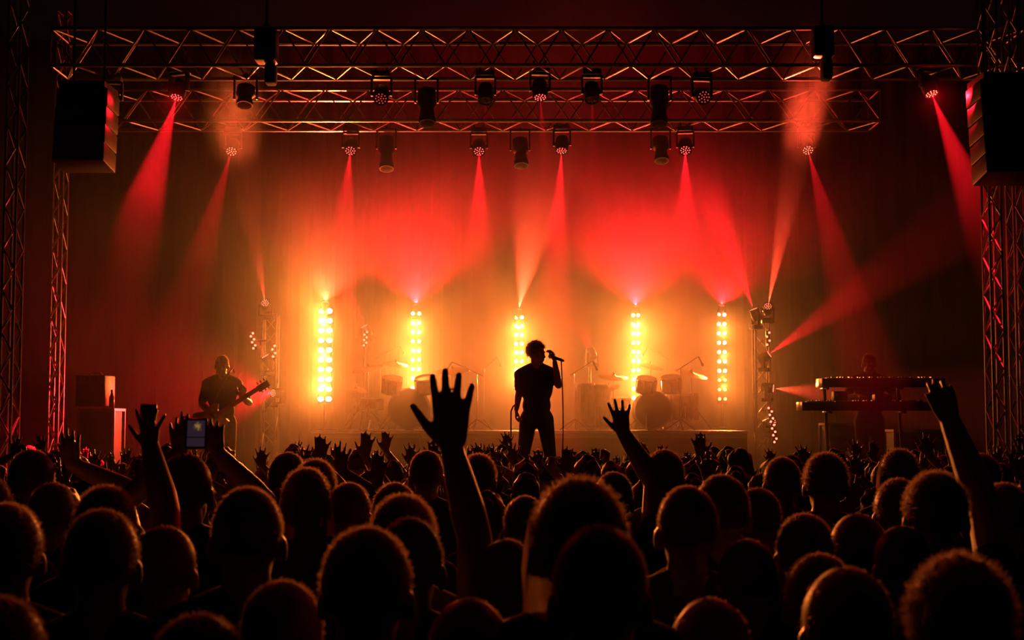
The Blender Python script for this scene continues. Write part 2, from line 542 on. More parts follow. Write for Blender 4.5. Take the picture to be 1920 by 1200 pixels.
# LED columns: two lamps per row in an upright batten on a pole
COLW = 5.2
ME_led_cell = lib_mesh(MB().ball((0, 0, 0), (0.03, 0.012, 0.03), 12, 6), M_led_amber, 'lamp_cell')
ME_led_cell_big = lib_mesh(MB().ball((0, 0, 0), (0.044, 0.014, 0.036), 12, 6), M_led_amber, 'lamp_cell')
ME_led_cell2 = lib_mesh(MB().ball((0, 0, 0), (0.026, 0.012, 0.026), 12, 6), M_led_amber2, 'lamp_cell')
RZ = P(960, 808, 19.3).z                 # top of the drum riser
def led_column(px, D, y0, y1, rows, gap, watts, label, cells=None, zfoot=None, half_from=99):
    top, bot = P(px, y0, D), P(px, y1, D)
    zf = RZ if zfoot is None else zfoot
    root = empty('led_column_light', (top.x, D, zf), 0, label, 'stage light')
    h = top.z - bot.z
    zc = (top.z + bot.z) / 2 - zf
    MB().bbox((0, 0.05, zc), (gap * 2 + 0.08, 0.07, h + 0.14), 0.012).build('housing', M_black, root, True)
    MB().tube((0, 0.05, 0.03), (0, 0.05, zc - h / 2 - 0.06), 0.02).build('pole', M_dark, root, True)
    MB().lathe([(0.2, 0), (0.2, 0.02), (0.05, 0.035), (0.025, 0.05)], (0, 0.05, 0)).build('foot', M_dark, root, True)
    for k in range(rows):
        z = top.z - zf - h * k / (rows - 1)
        for s in (-1, 1):
            obj('lamp_cell', cells if (cells and k < half_from) else ME_led_cell2 if k >= half_from else ME_led_cell, root, (s * gap, 0.008, z))
    n = 2
    for k in range(n):
        z = top.z - h * (0.25 + 0.5 * k)
        spot('column_glow', (top.x, D - 0.06, z), (0, -1, 0.05), watts * 1.35 / n, AMBER, 120, 1.0, 0.0)
    # the narrow throw of the battens over the crowd
    for k in range(3):
        spot('column_throw', (top.x, D - 0.07, top.z - h * (0.15 + 0.35 * k)), (-0.02 * top.x, -1, -0.09), watts * THROW / 3, AMBER, 34, 1.0, 0.0)
    return root
THROW = 10.0
led_column(610, 20.0, 583, 748, 10, 0.056, 160 * COLW, 'wide bright amber led column light, leftmost, beside the guitarist', ME_led_cell_big)
q = P(610, 600, 19.93)
spot('truss_amber_fill', q, P(330, 110, 15.5) - q, 1300, AMBER, 70, 1.0)  # added amber fill light, aimed to brighten the left of the front truss
led_column(780, 22.6, 588, 727, 9, 0.05, 60 * COLW, 'amber led column light second from the left, behind the left drum kit')
led_column(973, 22.6, 595, 727, 9, 0.045, 50 * COLW, 'amber led column light half hidden behind the singer')
led_column(1192, 22.6, 591, 746, 10, 0.04, 65 * COLW, 'amber led column light behind the right drum kit')
led_column(1353, 22.6, 590, 748, 10, 0.045, 36 * COLW, 'rightmost amber led column light, its lowest lamps dimmer', half_from=7)

# small heads standing on the columns and shooting up
UP = [
    (610, 566, 20.0, (.1, -.3, .9), 'hot', 1900, 130, 1.0, HOT, 'small up-light on top of the leftmost amber column'),
    (780, 571, 22.6, (.0, -.4, .9), 'hot', 3100, 125, 1.0, RED, 'small up-light on top of the second amber column'),
    (973, 580, 22.6, (.17, -.35, .95), 'hot', 8000, 34, .8, HOT, 'small up-light fanning a pale red beam above the singer'),
    (1192, 574, 22.6, (-.02, -.4, .9), 'hot', 3400, 125, 1.0, RED, 'small up-light on top of the amber column by the right drum kit'),
    (1353, 573, 22.6, (.1, -.4, .9), 'on', 1800, 125, 1.0, RED, 'small up-light on top of the rightmost amber column'),
]
for px, py, D, d, st, wt, deg, bl, col, lab in UP:
    q = P(px, py, D)
    moving_head(q, d, st, lab, 'stand', scale=0.55)
    dn = Vector(d).normalized()
    spot('up_beam', q + dn * 0.02, dn, wt, col, deg, bl)

# lighting towers either side of the band, with heads clamped to them
for px, lab in ((506, 'short lighting tower behind the guitarist, left of the bright amber column'),
                (1428, 'short lighting tower right of the rightmost amber column, heads clamped to it')):
    tower(px, 20.3, 26, DECK, P(px, 590, 20.3).z, lab, 0.2, 0.25, 0.018, 0.009)
aim = P(1525, 125, 15.3) - P(1440, 574, 20.0)
aim2 = P(432, 160, 15.3) - P(497, 568, 20.0)
SIDE = [
    (1413, 580, 20.0, (-.36, -.12, .93), 'hot', 14000, 19, .6, RED, 'head on top of the right tower beaming up to the left'),
    (1440, 574, 20.0, aim, 'hot', 14000, 7.5, .7, HOT, 'head on top of the right tower beaming up at the front truss'),
    (1442, 664, 20.0, (.78, -.3, .56), 'hot', 5000, 22, .6, RED, 'head halfway up the right tower beaming up to the right'),
    (1450, 728, 20.0, (.94, -.36, -.1), 'hot', 2600, 30, .7, HOT, 'lowest head on the right tower, pale beam toward the keyboards'),
    (497, 568, 20.0, aim2, 'hot', 3500, 8, .6, HOT, 'head on top of the left tower with a faint beam up toward the front truss'),
    (497, 668, 20.0, (-.45, -.3, .84), 'hot', 900, 28, .8, HOT, 'head halfway up the left tower behind the guitar headstock'),
    (512, 737, 20.0, (-.65, -.75, 0), 'hot', 1500, 80, 1, RED, 'lowest head on the left tower just right of the guitar headstock'),
    (1449, 792, 20.0, (.35, -.9, .08), 'hot', 2200, 100, 1, RED, 'red head at the foot of the right tower by the dotted strip'),
    (683, 612, 21.4, (-.42, -.3, .86), 'hot', 1800, 24, .8, RED, 'red head on a tall stand behind the left drum kit'),
    (1106, 655, 21.4, (-.3, .5, .8), 'on', 600, 60, .9, RED, 'red head on a tall stand right of the singer'),
]
for px, py, D, d, st, wt, deg, bl, col, lab in SIDE:
    q = P(px, py, D)
    moving_head(q, d, st, lab, 'stand', scale=0.7)
    dn = Vector(d).normalized()
    spot('side_beam', q + dn * 0.02, dn, wt, col, deg, bl)

# ------------------------------------------------------------------ people
# a body is laid out as tapered limbs and rounded masses, fused into ONE surface by a voxel remesh
class Figure:
    def __init__(self):
        self.pr = []                     # (tag, kind, data)
    def cone(self, tagname, a, ra, b, rb):
        self.pr.append((tagname, 'c', (V(a), ra, V(b), rb)))
    def ell(self, tagname, c, r, rot=None):
        self.pr.append((tagname, 'e', (V(c), V(r), rot)))
    def raw(self, tags=None, grow=0.0):
        b = MB()
        for t, k, d in self.pr:
            if tags and t not in tags: continue
            if k == 'c':
                a, ra, c, rb = d
                ra += grow; rb += grow
                L = (c - a).length
                if L < 1e-5: continue
                prof = []
                for j in range(4):
                    th = math.pi / 2 * (1 - j / 4)
                    prof.append((max(0.0008, ra * math.cos(th)), -ra * math.sin(th)))
                prof += [(ra, 0), (rb, L)]
                for j in range(1, 5):
                    th = math.pi / 2 * j / 4
                    prof.append((max(0.0008, rb * math.cos(th)), L + rb * math.sin(th)))
                b.lathe(prof, a, c - a, 12)
            else:
                c, r, rot = d
                b.ball(c, (r.x + grow, r.y + grow, r.z + grow), 18, 12, rot)
        return b
    def dist(self, X, prim):
        t, k, d = prim
        if k == 'c':
            a, ra, c, rb = d
            a_, c_ = np.array(a), np.array(c)
            ab = c_ - a_
            h = np.clip(((X - a_) @ ab) / max(1e-9, ab @ ab), 0, 1)
            return np.linalg.norm(X - a_ - h[:, None] * ab, axis=1) - (ra + (rb - ra) * h)
        c, r, rot = d
        q = X - np.array(c)
        if rot is not None:
            q = q @ np.array(rot.to_matrix() if hasattr(rot, 'to_matrix') else rot)
        rr = np.array(r)
        return (np.linalg.norm(q / rr, axis=1) - 1) * rr.min()
    def fuse(self, name, voxel, mats, tags=None, grow=0.0, smooth=3):
        """one continuous skin over the chosen masses; mats: {tag: material}"""
        me = self.raw(tags, grow).mesh(name)
        o = bpy.data.objects.new(name, me)
        C.objects.link(o)
        m = o.modifiers.new('remesh', 'REMESH'); m.mode = 'VOXEL'; m.voxel_size = voxel
        s = o.modifiers.new('smooth', 'SMOOTH'); s.factor = 0.5; s.iterations = smooth
        bpy.context.view_layer.update()
        dg = bpy.context.evaluated_depsgraph_get()
        res = bpy.data.meshes.new_from_object(o.evaluated_get(dg), depsgraph=dg)
        bpy.data.objects.remove(o)
        bpy.data.meshes.remove(me)
        res.name = name
        order = list(mats.keys())
        res.materials.clear()
        for t in order: res.materials.append(mats[t])
        n = len(res.polygons)
        if len(order) > 1 and n:
            cen = np.zeros(n * 3, dtype=np.float32)
            res.polygons.foreach_get('center', cen)
            X = cen.reshape(-1, 3).astype(float)
            best = np.full(n, 1e9); idx = np.zeros(n, dtype=np.int32)
            for p in self.pr:
                if tags and p[0] not in tags: continue
                dd = self.dist(X, p)
                sel = dd < best
                best[sel] = dd[sel]
                idx[sel] = order.index(p[0]) if p[0] in order else 0
            res.polygons.foreach_set('material_index', idx)
        res.polygons.foreach_set('use_smooth', np.ones(n, dtype=bool))
        res.update()
        return res

def hand(F, W, d, n, side, curl=(.12, .1, .1, .12), spread=1.0, thumb=(0.75, 0.3), size=1.0, fat=1.0, t='skin'):
    """W wrist, d towards the fingers, n out of the back of the hand, side: unit vector towards the thumb"""
    W, d, n, side = V(W), V(d).normalized(), V(n).normalized(), V(side).normalized()
    s = size
    L, wd = 0.093 * s, 0.039 * s
    offs = (0.9, 0.3, -0.32, -0.92)
    klen = (1.0, 1.04, 0.99, 0.9)
    flen = (0.081, 0.091, 0.084, 0.066)
    ang = (0.16, 0.03, -0.11, -0.3)
    F.ell(t, W + d * L * 0.5, (wd * 1.12, 0.016 * s * fat, L * 0.56), Matrix((side, n, d)).transposed())
    for i in range(4):
        k = W + d * L * klen[i] + side * wd * offs[i]
        F.cone(t, W + d * 0.012 * s + side * wd * offs[i] * 0.62, 0.015 * s * fat, k, 0.0112 * s * fat)
        fd = (d * math.cos(ang[i] * spread) + side * math.sin(ang[i] * spread)).normalized()
        q = k; ax = fd
        for j, fr in enumerate((0.45, 0.31, 0.26)):
            a = curl[i] * (j + 1) if curl[i] < 0.35 else curl[i] * (j + 1)
            dirj = (ax * math.cos(a) - n * math.sin(a)).normalized()
            q2 = q + dirj * flen[i] * fr * s
            r0 = (0.0102, 0.0097, 0.0090)[j] * s * fat
            r1 = (0.0097, 0.0090, 0.0080)[j] * s * fat
            F.cone(t, q, r0, q2, r1)
            q = q2
    tb = W + d * 0.022 * s + side * wd * 0.75
    td = (d * math.cos(thumb[0]) + side * math.sin(thumb[0]) - n * thumb[1]).normalized()
    t1 = tb + td * 0.045 * s
    td2 = (td + d * 0.35).normalized()
    t2 = t1 + td2 * 0.034 * s
    t3 = t2 + td2 * 0.024 * s
    F.cone(t, tb, 0.017 * s * fat, t1, 0.0125 * s * fat)
    F.cone(t, t1, 0.0115 * s * fat, t2, 0.0102 * s * fat)
    F.cone(t, t2, 0.0102 * s * fat, t3, 0.0078 * s * fat)

def arm(F, sh, el, wr, hand_kw=None, sleeve=0.5, thick=1.0):
    sh, el, wr = V(sh), V(el), V(wr)
    F.ell('shirt', sh, (0.056, 0.056, 0.058))
    mid = sh.lerp(el, sleeve)
    rm = (0.052 + (0.041 - 0.052) * sleeve) * thick
    F.cone('shirt', sh, 0.051 * thick, mid, rm + 0.002)
    F.cone('skin', mid, rm, el, 0.041 * thick)
    up = el.lerp(wr, 0.28)
    F.cone('skin', el, 0.041 * thick, up, 0.0425 * thick)
    F.cone('skin', up, 0.0425 * thick, wr, 0.0275 * thick)
    if hand_kw is not None:
        hand(F, wr, **hand_kw)

def torso(F, lean=0.0, width=1.0, turn=0.0):
    w_ = width
    F.ell('trousers', (0, -0.005, 0.955), (0.165 * w_, 0.115, 0.12))
    F.ell('shirt', (0, 0, 1.07), (0.152 * w_, 0.105, 0.15))
    F.ell('shirt', (0, 0.0, 1.27), (0.178 * w_, 0.118, 0.2))
    F.cone('shirt', (-0.15 * w_, -0.005, 1.415), 0.066, (0.15 * w_, -0.005, 1.415), 0.066)
    for s in (-1, 1):
        F.cone('shirt', (s * 0.04, -0.015, 1.485), 0.05, (s * 0.16 * w_, -0.008, 1.425), 0.056)

def head(F, c=(0, 0.005, 1.635), yaw=0.0, pitch=0.0, neck=(0, -0.012, 1.46)):
    Rm = Matrix.Rotation(yaw, 3, 'Z') @ Matrix.Rotation(pitch, 3, 'X')
    c = V(c)
    def h(p): return c + Rm @ V(p)
    F.cone('skin', neck, 0.061, h((0, -0.012, -0.06)), 0.055)
    F.ell('skin', h((0, -0.012, 0.022)), (0.077, 0.097, 0.095), Rm)
    F.ell('skin', h((0, 0.028, -0.045)), (0.06, 0.066, 0.075), Rm)
    F.ell('skin', h((0, 0.058, -0.092)), (0.032, 0.03, 0.026), Rm)
    F.cone('skin', h((0, 0.088, 0.002)), 0.009, h((0, 0.112, -0.035)), 0.0135)
    F.ell('skin', h((0, 0.078, 0.02)), (0.052, 0.018, 0.014), Rm)
    F.ell('skin', h((0, 0.09, -0.066)), (0.024, 0.012, 0.012), Rm)
    for s in (-1, 1):
        F.ell('skin', h((s * 0.081, -0.008, -0.018)), (0.0125, 0.021, 0.034), Rm @ Matrix.Rotation(s * 0.35, 3, 'Z'))
        F.ell('skin', h((s * 0.031, 0.079, -0.004)), (0.013, 0.009, 0.008), Rm)
    return c, Rm

def legs(F, stance=0.1, knee_out=0.0, lf=0.0, rf=0.0):
    for s, fy in ((-1, lf), (1, rf)):
        hip, kn, an = V((s * 0.09, -0.005, 0.92)), V((s * (0.09 + (stance - 0.09) * 0.5 + knee_out), 0.02 + fy * 0.6, 0.49)), V((s * stance, -0.02 + fy, 0.085))
        F.cone('trousers', hip, 0.092, kn, 0.06)
        F.ell('trousers', kn.lerp(an, 0.3) + V((0, -0.012, 0)), (0.054, 0.058, 0.12))
        F.cone('trousers', kn, 0.058, an, 0.046)
        F.cone('shoe_a' if s < 0 else 'shoe_b', an + V((0, -0.02, -0.045)), 0.04, an + V((s * 0.02, 0.15, -0.052)), 0.033)

def hair_mesh(name, c, Rm, style='short', n=2200, seed=1, length=0.02):
    """cap of hair plus loose strands standing off it"""
    r = np.random.default_rng(seed)
    b = MB()
    c = V(c)
    ctr, rad = V((0, -0.016, 0.03)), V((0.083, 0.1, 0.098))
    if style == 'curly': rad = V((0.092, 0.108, 0.108))
    if style == 'buzz': rad = V((0.0795, 0.0995, 0.0975))
    seg, rings = 28, 14
    vs, fs = [], []
    def hairline(th, a):
        # how low the hair reaches for a direction a (front = +y)
        f = math.sin(a)
        low = 1.25 - 0.0 if f > 0.55 else (1.9 if f > -0.1 else 2.15)
        return low
    for j in range(rings + 1):
        for k in range(seg):
            a = 2 * math.pi * k / seg
            th = hairline(0, a) * j / rings
            lump = 1.0
            if style == 'curly':
                lump += 0.07 * math.sin(7 * a + 3 * th) * math.sin(6 * th + 2) + 0.04 * r.standard_normal()
            elif style != 'buzz':
                lump += 0.012 * math.sin(9 * a + 5 * th)
            p = V((rad.x * math.sin(th) * math.cos(a), rad.y * math.sin(th) * math.sin(a), rad.z * math.cos(th))) * lump + ctr
            vs.append(c + Rm @ p)
    for j in range(rings):
        for k in range(seg):
            k2 = (k + 1) % seg
            fs.append((j * seg + k, (j + 1) * seg + k, (j + 1) * seg + k2, j * seg + k2))
    b.add(vs, fs)
    if style == 'long':
        # curtain of hair falling to the shoulders
        vs, fs = [], []
        m = 17
        for j in range(9):
            z = 0.05 - 0.36 * j / 8
            fl = 1.0 + 0.12 * math.sin(j / 8 * 2.6)
            for k in range(m):
                a = math.pi + math.pi * k / (m - 1)
                a2 = a * 1.0
                rr = (0.088 + 0.006 * math.sin(k * 3 + j)) * fl
                vs.append(c + Rm @ V((rr * math.cos(a2) * 1.05, 0.01 + rr * 1.15 * math.sin(a2), z)))
        for j in range(8):
            for k in range(m - 1):
                fs.append((j * m + k, j * m + k + 1, (j + 1) * m + k + 1, (j + 1) * m + k))
        b.add(vs, fs)
    # strands: thin slivers
    A = r.random(n) * 2 * math.pi
    U = r.random(n)
    sv, sf = [], []
    for i in range(n):
        a = A[i]
        thm = hairline(0, a)
        th = math.acos(1 - U[i] * (1 - math.cos(thm)))
        nx = V((math.sin(th) * math.cos(a), math.sin(th) * math.sin(a), math.cos(th)))
        p = V((rad.x * nx.x, rad.y * nx.y, rad.z * nx.z)) * 0.985 + ctr
        jit = V(r.standard_normal(3)) * (0.55 if style != 'curly' else 0.9)
        d = (nx + jit).normalized()
        L = length * (0.5 + r.random())
        if style == 'buzz': L *= 0.45
        if d.dot(nx) < 0.1: d = (d + nx).normalized()
        sw = d.cross(V(r.standard_normal(3))).normalized() * 0.0008
        q = p + d * L * 0.55
        q2 = q + (d + V(r.standard_normal(3)) * 0.5).normalized() * L * 0.45
        i0 = len(sv)
        sv += [c + Rm @ (p - sw), c + Rm @ (p + sw), c + Rm @ (q + sw * .7), c + Rm @ (q - sw * .7), c + Rm @ q2]
        sf += [(i0, i0 + 1, i0 + 2, i0 + 3), (i0 + 3, i0 + 2, i0 + 4)]
    b.add(sv, sf)
    me = b.mesh(name)
    me.materials.append(M_hair)
    me.polygons.foreach_set('use_smooth', np.ones(len(me.polygons), dtype=bool))
    return me

def person_from(F, label, loc, rz=0.0, scale=1.0, voxel=0.011, hair=None, shirt=None, parts=True, group=None, lower=True):
    """links a figure: body (one surface) with shirt, trousers, shoes and hair as children"""
    shirt = shirt or M_shirt
    root = empty('person', loc, rz, label, 'person', group)
    root.scale = scale if hasattr(scale, '__len__') else (scale,) * 3
    obj('body', F.fuse('body', voxel, {'skin': M_skin}, smooth=2), root)
    obj('shirt', F.fuse('shirt', 0.014, {'shirt': shirt}, ('shirt',), 0.009, 3), root)
    if lower:
        obj('trousers', F.fuse('trousers', 0.018, {'trousers': M_denim}, ('trousers',), 0.009, 3), root)
        for t in ('shoe_a', 'shoe_b'):
            obj('shoe', F.fuse('shoe', 0.016, {t: M_rubber}, (t,), 0.006, 2), root)
    if hair is not None:
        obj('hair', hair, root)
    return root

BACK = dict(n=(0, -1, 0))                # back of the hand towards the camera
def hang_arm(F, s, out=0.24):
    arm(F, (s * 0.185, -0.005, 1.405), (s * out, -0.03, 1.13), (s * (out + 0.01), 0.05, 0.9),
        dict(d=(0, 0.15, -1), n=(s, 0, 0), side=(0, 1, 0.1), curl=(.22, .25, .25, .28)))

def elbow(sh, wr, pole, l1=0.29, l2=0.265):
    sh, wr, pole = V(sh), V(wr), V(pole)
    d = wr - sh; L = d.length
    k = max(1.0, L / ((l1 + l2) * 0.995))
    l1, l2 = l1 * k, l2 * k
    dn = d.normalized()
    a = (l1 * l1 - l2 * l2 + L * L) / (2 * L)
    h = math.sqrt(max(0.0, l1 * l1 - a * a))
    pp = pole - dn * pole.dot(dn)
    return sh + dn * a + pp.normalized() * h

# ---- the band
def performer_frame(px, ytop, D, zfoot, rz, top=1.762):
    q = P(px, ytop, D)
    s = (q.z - zfoot) / top
    loc = V((q.x, D, zfoot))
    inv = Matrix.Rotation(-rz, 3, 'Z')
    return loc, s, (lambda px, py, d: (inv @ (P(px, py, d) - loc)) / s)

def tee(F):
    torso(F); legs(F, 0.11)

# singer
loc, s, L = performer_frame(1006, 641, 15.3, DECK, math.pi, 1.765)
F = Figure()
torso(F, width=0.98)
legs(F, 0.17, 0.02)
c, Rm = head(F, yaw=0.95, pitch=-0.05)
hd = L(1040, 678, 15.08)
sh = V((-0.185, -0.005, 1.405))
el = L(1047, 722, 15.22)
arm(F, sh, el, hd, dict(d=(0.15, 0.2, 1), n=(-1, 0.2, 0), side=(0.3, 1, 0), curl=(.75, .8, .8, .85), thumb=(0.4, 0.5)), 0.55)
wr = L(968, 768, 15.22)
arm(F, (0.185, -0.005, 1.405), L(973, 735, 15.33), wr, dict(d=(0.05, 0.05, -1), n=(1, 0.3, 0), side=(0, 1, 0), curl=(.7, .75, .8, .8), thumb=(0.5, 0.6)), 0.75)
person_from(F, 'curly-haired singer in a dark shirt holding a microphone at centre stage', loc, math.pi, s, 0.0085,
            hair_mesh('hair', c, Rm, 'curly', 2600, 3, 0.03), M_shirt)
mic_a, mic_b = P(1029, 667, 15.07), P(1052, 675, 15.02)
mo = empty('microphone', mic_a, 0, 'black handheld microphone at the singer\'s mouth, cable hanging down', 'microphone')
d = mic_b - mic_a
MB().lathe([(0.014, 0.035), (0.019, 0.045), (0.013, 0.17), (0.009, 0.18)], (0, 0, 0), d, 12).build('handle', M_black, mo, True)
MB().ball(d.normalized() * 0.02, 0.026, 12, 8).build('grille', M_chrome, mo, True)
pts = []
e = mic_b - mic_a
for k in range(25):
    t = k / 24
    pts.append(e + V((0.0 + 0.02 * math.sin(t * 3), 0.02 * t, -1.55 * t * 0.82 + 0.02)))
MB().path(pts, 0.0065).build('cable', M_rubber, mo, True)
st = P(958, 772, 15.12)
ms = empty('microphone_stand', (st.x, st.y, DECK), 0, 'black straight microphone stand in the singer\'s lowered hand', 'stand')
hh = st.z - DECK
MB().lathe([(0.13, 0), (0.13, 0.012), (0.03, 0.028), (0.014, 0.05)], n=20).build('base', M_dark, ms, True)
MB().tube((0, 0, 0.04), (0, 0, hh), 0.0085).build('pole', M_dark, ms, True)
MB().path([V((0, 0, hh)), V((0.02, -0.005, hh + 0.05)), V((0.06, 0.03, hh + 0.09))], 0.009).build('boom', M_dark, ms, True)
MB().tube((0, 0, hh * 0.62), (0, 0, hh * 0.62 + 0.07), 0.014).build('clutch', M_black, ms, True)

# guitarist
loc, s, L = performer_frame(417, 666, 16.5, DECK, math.pi, 1.763)
F = Figure()
torso(F, width=1.03); legs(F, 0.14)
c, Rm = head(F, c=(0, 0.02, 1.63), yaw=0.15, pitch=-0.18)
gl = L(452, 744, 16.22)
sh = V((-0.19, -0.005, 1.405))
arm(F, sh, elbow(sh, gl, (-0.7, -0.3, -1)), gl, dict(d=(-0.4, 0.6, 0.7), n=(-0.3, 0.2, -0.8), side=(0.8, 0.1, 0.3), curl=(.5, .55, .6, .6), thumb=(0.7, .4)), 0.8)
gr = L(398, 776, 16.22)
sh = V((0.19, -0.005, 1.405))
arm(F, sh, elbow(sh, gr, (1, -0.5, -0.1)), gr, dict(d=(-0.8, 0.2, -0.5), n=(0.2, 1, 0.1), side=(-0.2, 0.3, 1), curl=(.35, .4, .45, .5)), 0.8)
person_from(F, 'guitarist in a dark shirt standing left of the bright amber column', loc, math.pi, s, 0.01,
            hair_mesh('hair', c, Rm, 'short', 1500, 5, 0.015), M_shirt)
ga, gb = P(392, 788, 16.24), P(484, 729, 16.1)
gx = (gb - ga).normalized()
gy = V((0, -1, 0)); gy = (gy - gx * gy.dot(gx)).normalized()
gz = gx.cross(gy)
def g(u, v, h=0.0): return gx * u + gz * v + gy * h
go = empty('electric_guitar', ga, 0, 'dark solid-body guitar slung across the guitarist, neck pointing up right', 'guitar')
out = [(-.2, .0), (-.19, .1), (-.13, .155), (-.05, .15), (.02, .115), (.08, .12), (.15, .15), (.2, .135), (.19, .09), (.15, .055), (.14, 0),
       (.16, -.05), (.2, -.1), (.17, -.13), (.1, -.13), (.03, -.11), (-.04, -.13), (-.11, -.16), (-.18, -.12)]
n = len(out)
vs = [g(u, v, 0.02) for u, v in out] + [g(u, v, -0.022) for u, v in out]
fs = [tuple(range(n)), tuple(reversed(range(n, 2 * n)))] + [(k, n + k, n + (k + 1) % n, (k + 1) % n) for k in range(n)]
MB().add(vs, fs).build('body', M_wood, go)
rotg = Matrix((gx, gz, gy)).transposed()
Lg = (gb - ga).length
MB().box(g((0.1 + Lg) / 2 + 0.02, 0, 0.022), (Lg - 0.1, 0.05, 0.024), rotg).build('neck', M_wood, go)
MB().box(g(Lg + 0.075, 0.008, 0.016), (0.15, 0.075, 0.018), rotg).build('headstock', M_black, go)
for k in range(6):
    sgn = 1 if k < 3 else -1
    MB().tube(g(Lg + 0.03 + 0.045 * (k % 3), sgn * 0.035, 0.016), g(Lg + 0.03 + 0.045 * (k % 3), sgn * 0.065, 0.016), 0.008).build('tuning_peg', M_chrome, go)
for u in (-0.02, 0.07):
    MB().box(g(u, 0, 0.026), (0.03, 0.08, 0.014), rotg).build('pickup', M_black, go)
MB().box(g(-0.09, 0, 0.026), (0.025, 0.085, 0.014), rotg).build('bridge', M_chrome, go)
b = MB()
for k in range(6): b.tube(g(-0.09, (k - 2.5) * 0.009, 0.036), g(Lg + 0.03, (k - 2.5) * 0.006, 0.036), 0.0008, n=4)
tag(b.build('strings', M_chrome, go), kind='stuff')
shp = P(436, 698, 16.46) - ga
MB().path([g(-.19, 0, 0), shp * 0.5 + V((-0.03, -0.05, 0.0)), shp + V((-0.02, -0.08, 0.0)), shp + V((0, 0.02, 0.05)), shp + V((0, 0.1, 0.0))], 0.01).build('strap', M_black, go)

# keyboard player and rig
loc, s, L = performer_frame(1628, 662, 17.0, DECK, math.pi, 1.763)
F = Figure()
torso(F); legs(F, 0.12)
c, Rm = head(F, c=(0, 0.03, 1.625), pitch=-0.3)
for sgn in (-1, 1):
    sh = V((sgn * 0.185, 0, 1.405)); w_ = V((sgn * 0.2, 0.4, 1.22))
    arm(F, sh, elbow(sh, w_, (sgn, -0.4, -0.8)), w_, dict(d=(0, 1, -0.15), n=(0, 0.1, 1), side=(-sgn, 0.2, 0), curl=(.2, .2, .22, .25)), 0.6)
person_from(F, 'dim red keyboard player bent behind the upper keyboard', loc, math.pi, s, 0.011,
            hair_mesh('hair', c, Rm, 'short', 1200, 8, 0.02), M_shirt2)

def keyboard(x0, x1, y, D, label, keys):
    a, b_ = P(x0, y, D), P(x1, y, D)
    Lk = b_.x - a.x
    root = empty('keyboard', ((a.x + b_.x) / 2, D, a.z), 0, label, 'keyboard')
    MB().bbox((0, 0.0, 0), (Lk, 0.32, 0.095), 0.012).build('case', M_black, root, True)
    for sgn in (-1, 1):
        MB().bbox((sgn * (Lk / 2 + 0.008), 0, 0), (0.018, 0.33, 0.1), 0.006).build('end_cheek', M_wood if keys < 70 else M_dark, root, True)
    wk = (Lk - 0.16) / keys
    b = MB()
    for k in range(keys): b.box((-Lk / 2 + 0.08 + wk * (k + .5), 0.09, 0.05), (wk * 0.92, 0.13, 0.02))
    tag(b.build('white_keys', M_key_w, root), kind='stuff')
    b = MB()
    for k in range(keys):
        if k % 7 not in (2, 6): b.box((-Lk / 2 + 0.08 + wk * (k + 1), 0.065, 0.064), (wk * 0.5, 0.08, 0.014))
    tag(b.build('black_keys', M_key_b, root), kind='stuff')
    MB().box((0, -0.1, 0.05), (Lk * 0.5, 0.07, 0.012)).build('control_panel', M_dark, root)
    return root, a, b_
k1, a1, b1 = keyboard(1538, 1762, 718, 16.25, 'upper of the two stacked keyboards at the right of the stage', 36)
k2, a2, b2 = keyboard(1501, 1745, 762, 16.1, 'lower of the two stacked keyboards, nearer and further left', 44)
ks = empty('keyboard_stand', ((a2.x + b2.x) / 2, 16.2, DECK), 0, 'two-tier metal stand holding the stacked keyboards', 'stand')
cx = (a2.x + b2.x) / 2
h2, h1 = a2.z - DECK - 0.05, a1.z - DECK - 0.05
for sgn in (-1, 1):
    MB().tube((sgn * 0.42, -0.12, 0.03), (sgn * 0.42, 0.1, h1), 0.02).build('upright', M_dark, ks, True)
    MB().tube((sgn * 0.42, -0.26, 0.02), (sgn * 0.42, 0.3, 0.02), 0.02).build('foot', M_dark, ks, True)
    MB().tube((sgn * 0.42, -0.22, h2 - 0.015), (sgn * 0.42, 0.16, h2 - 0.015), 0.015).build('lower_arm', M_dark, ks, True)
    MB().tube((sgn * 0.42, -0.1, h1 - 0.015), (sgn * 0.42, 0.26, h1 - 0.015), 0.015).build('upper_arm', M_dark, ks, True)
MB().tube((-0.42, 0.0, 0.3), (0.42, 0.0, 0.3), 0.015).build('crossbar', M_dark, ks, True)
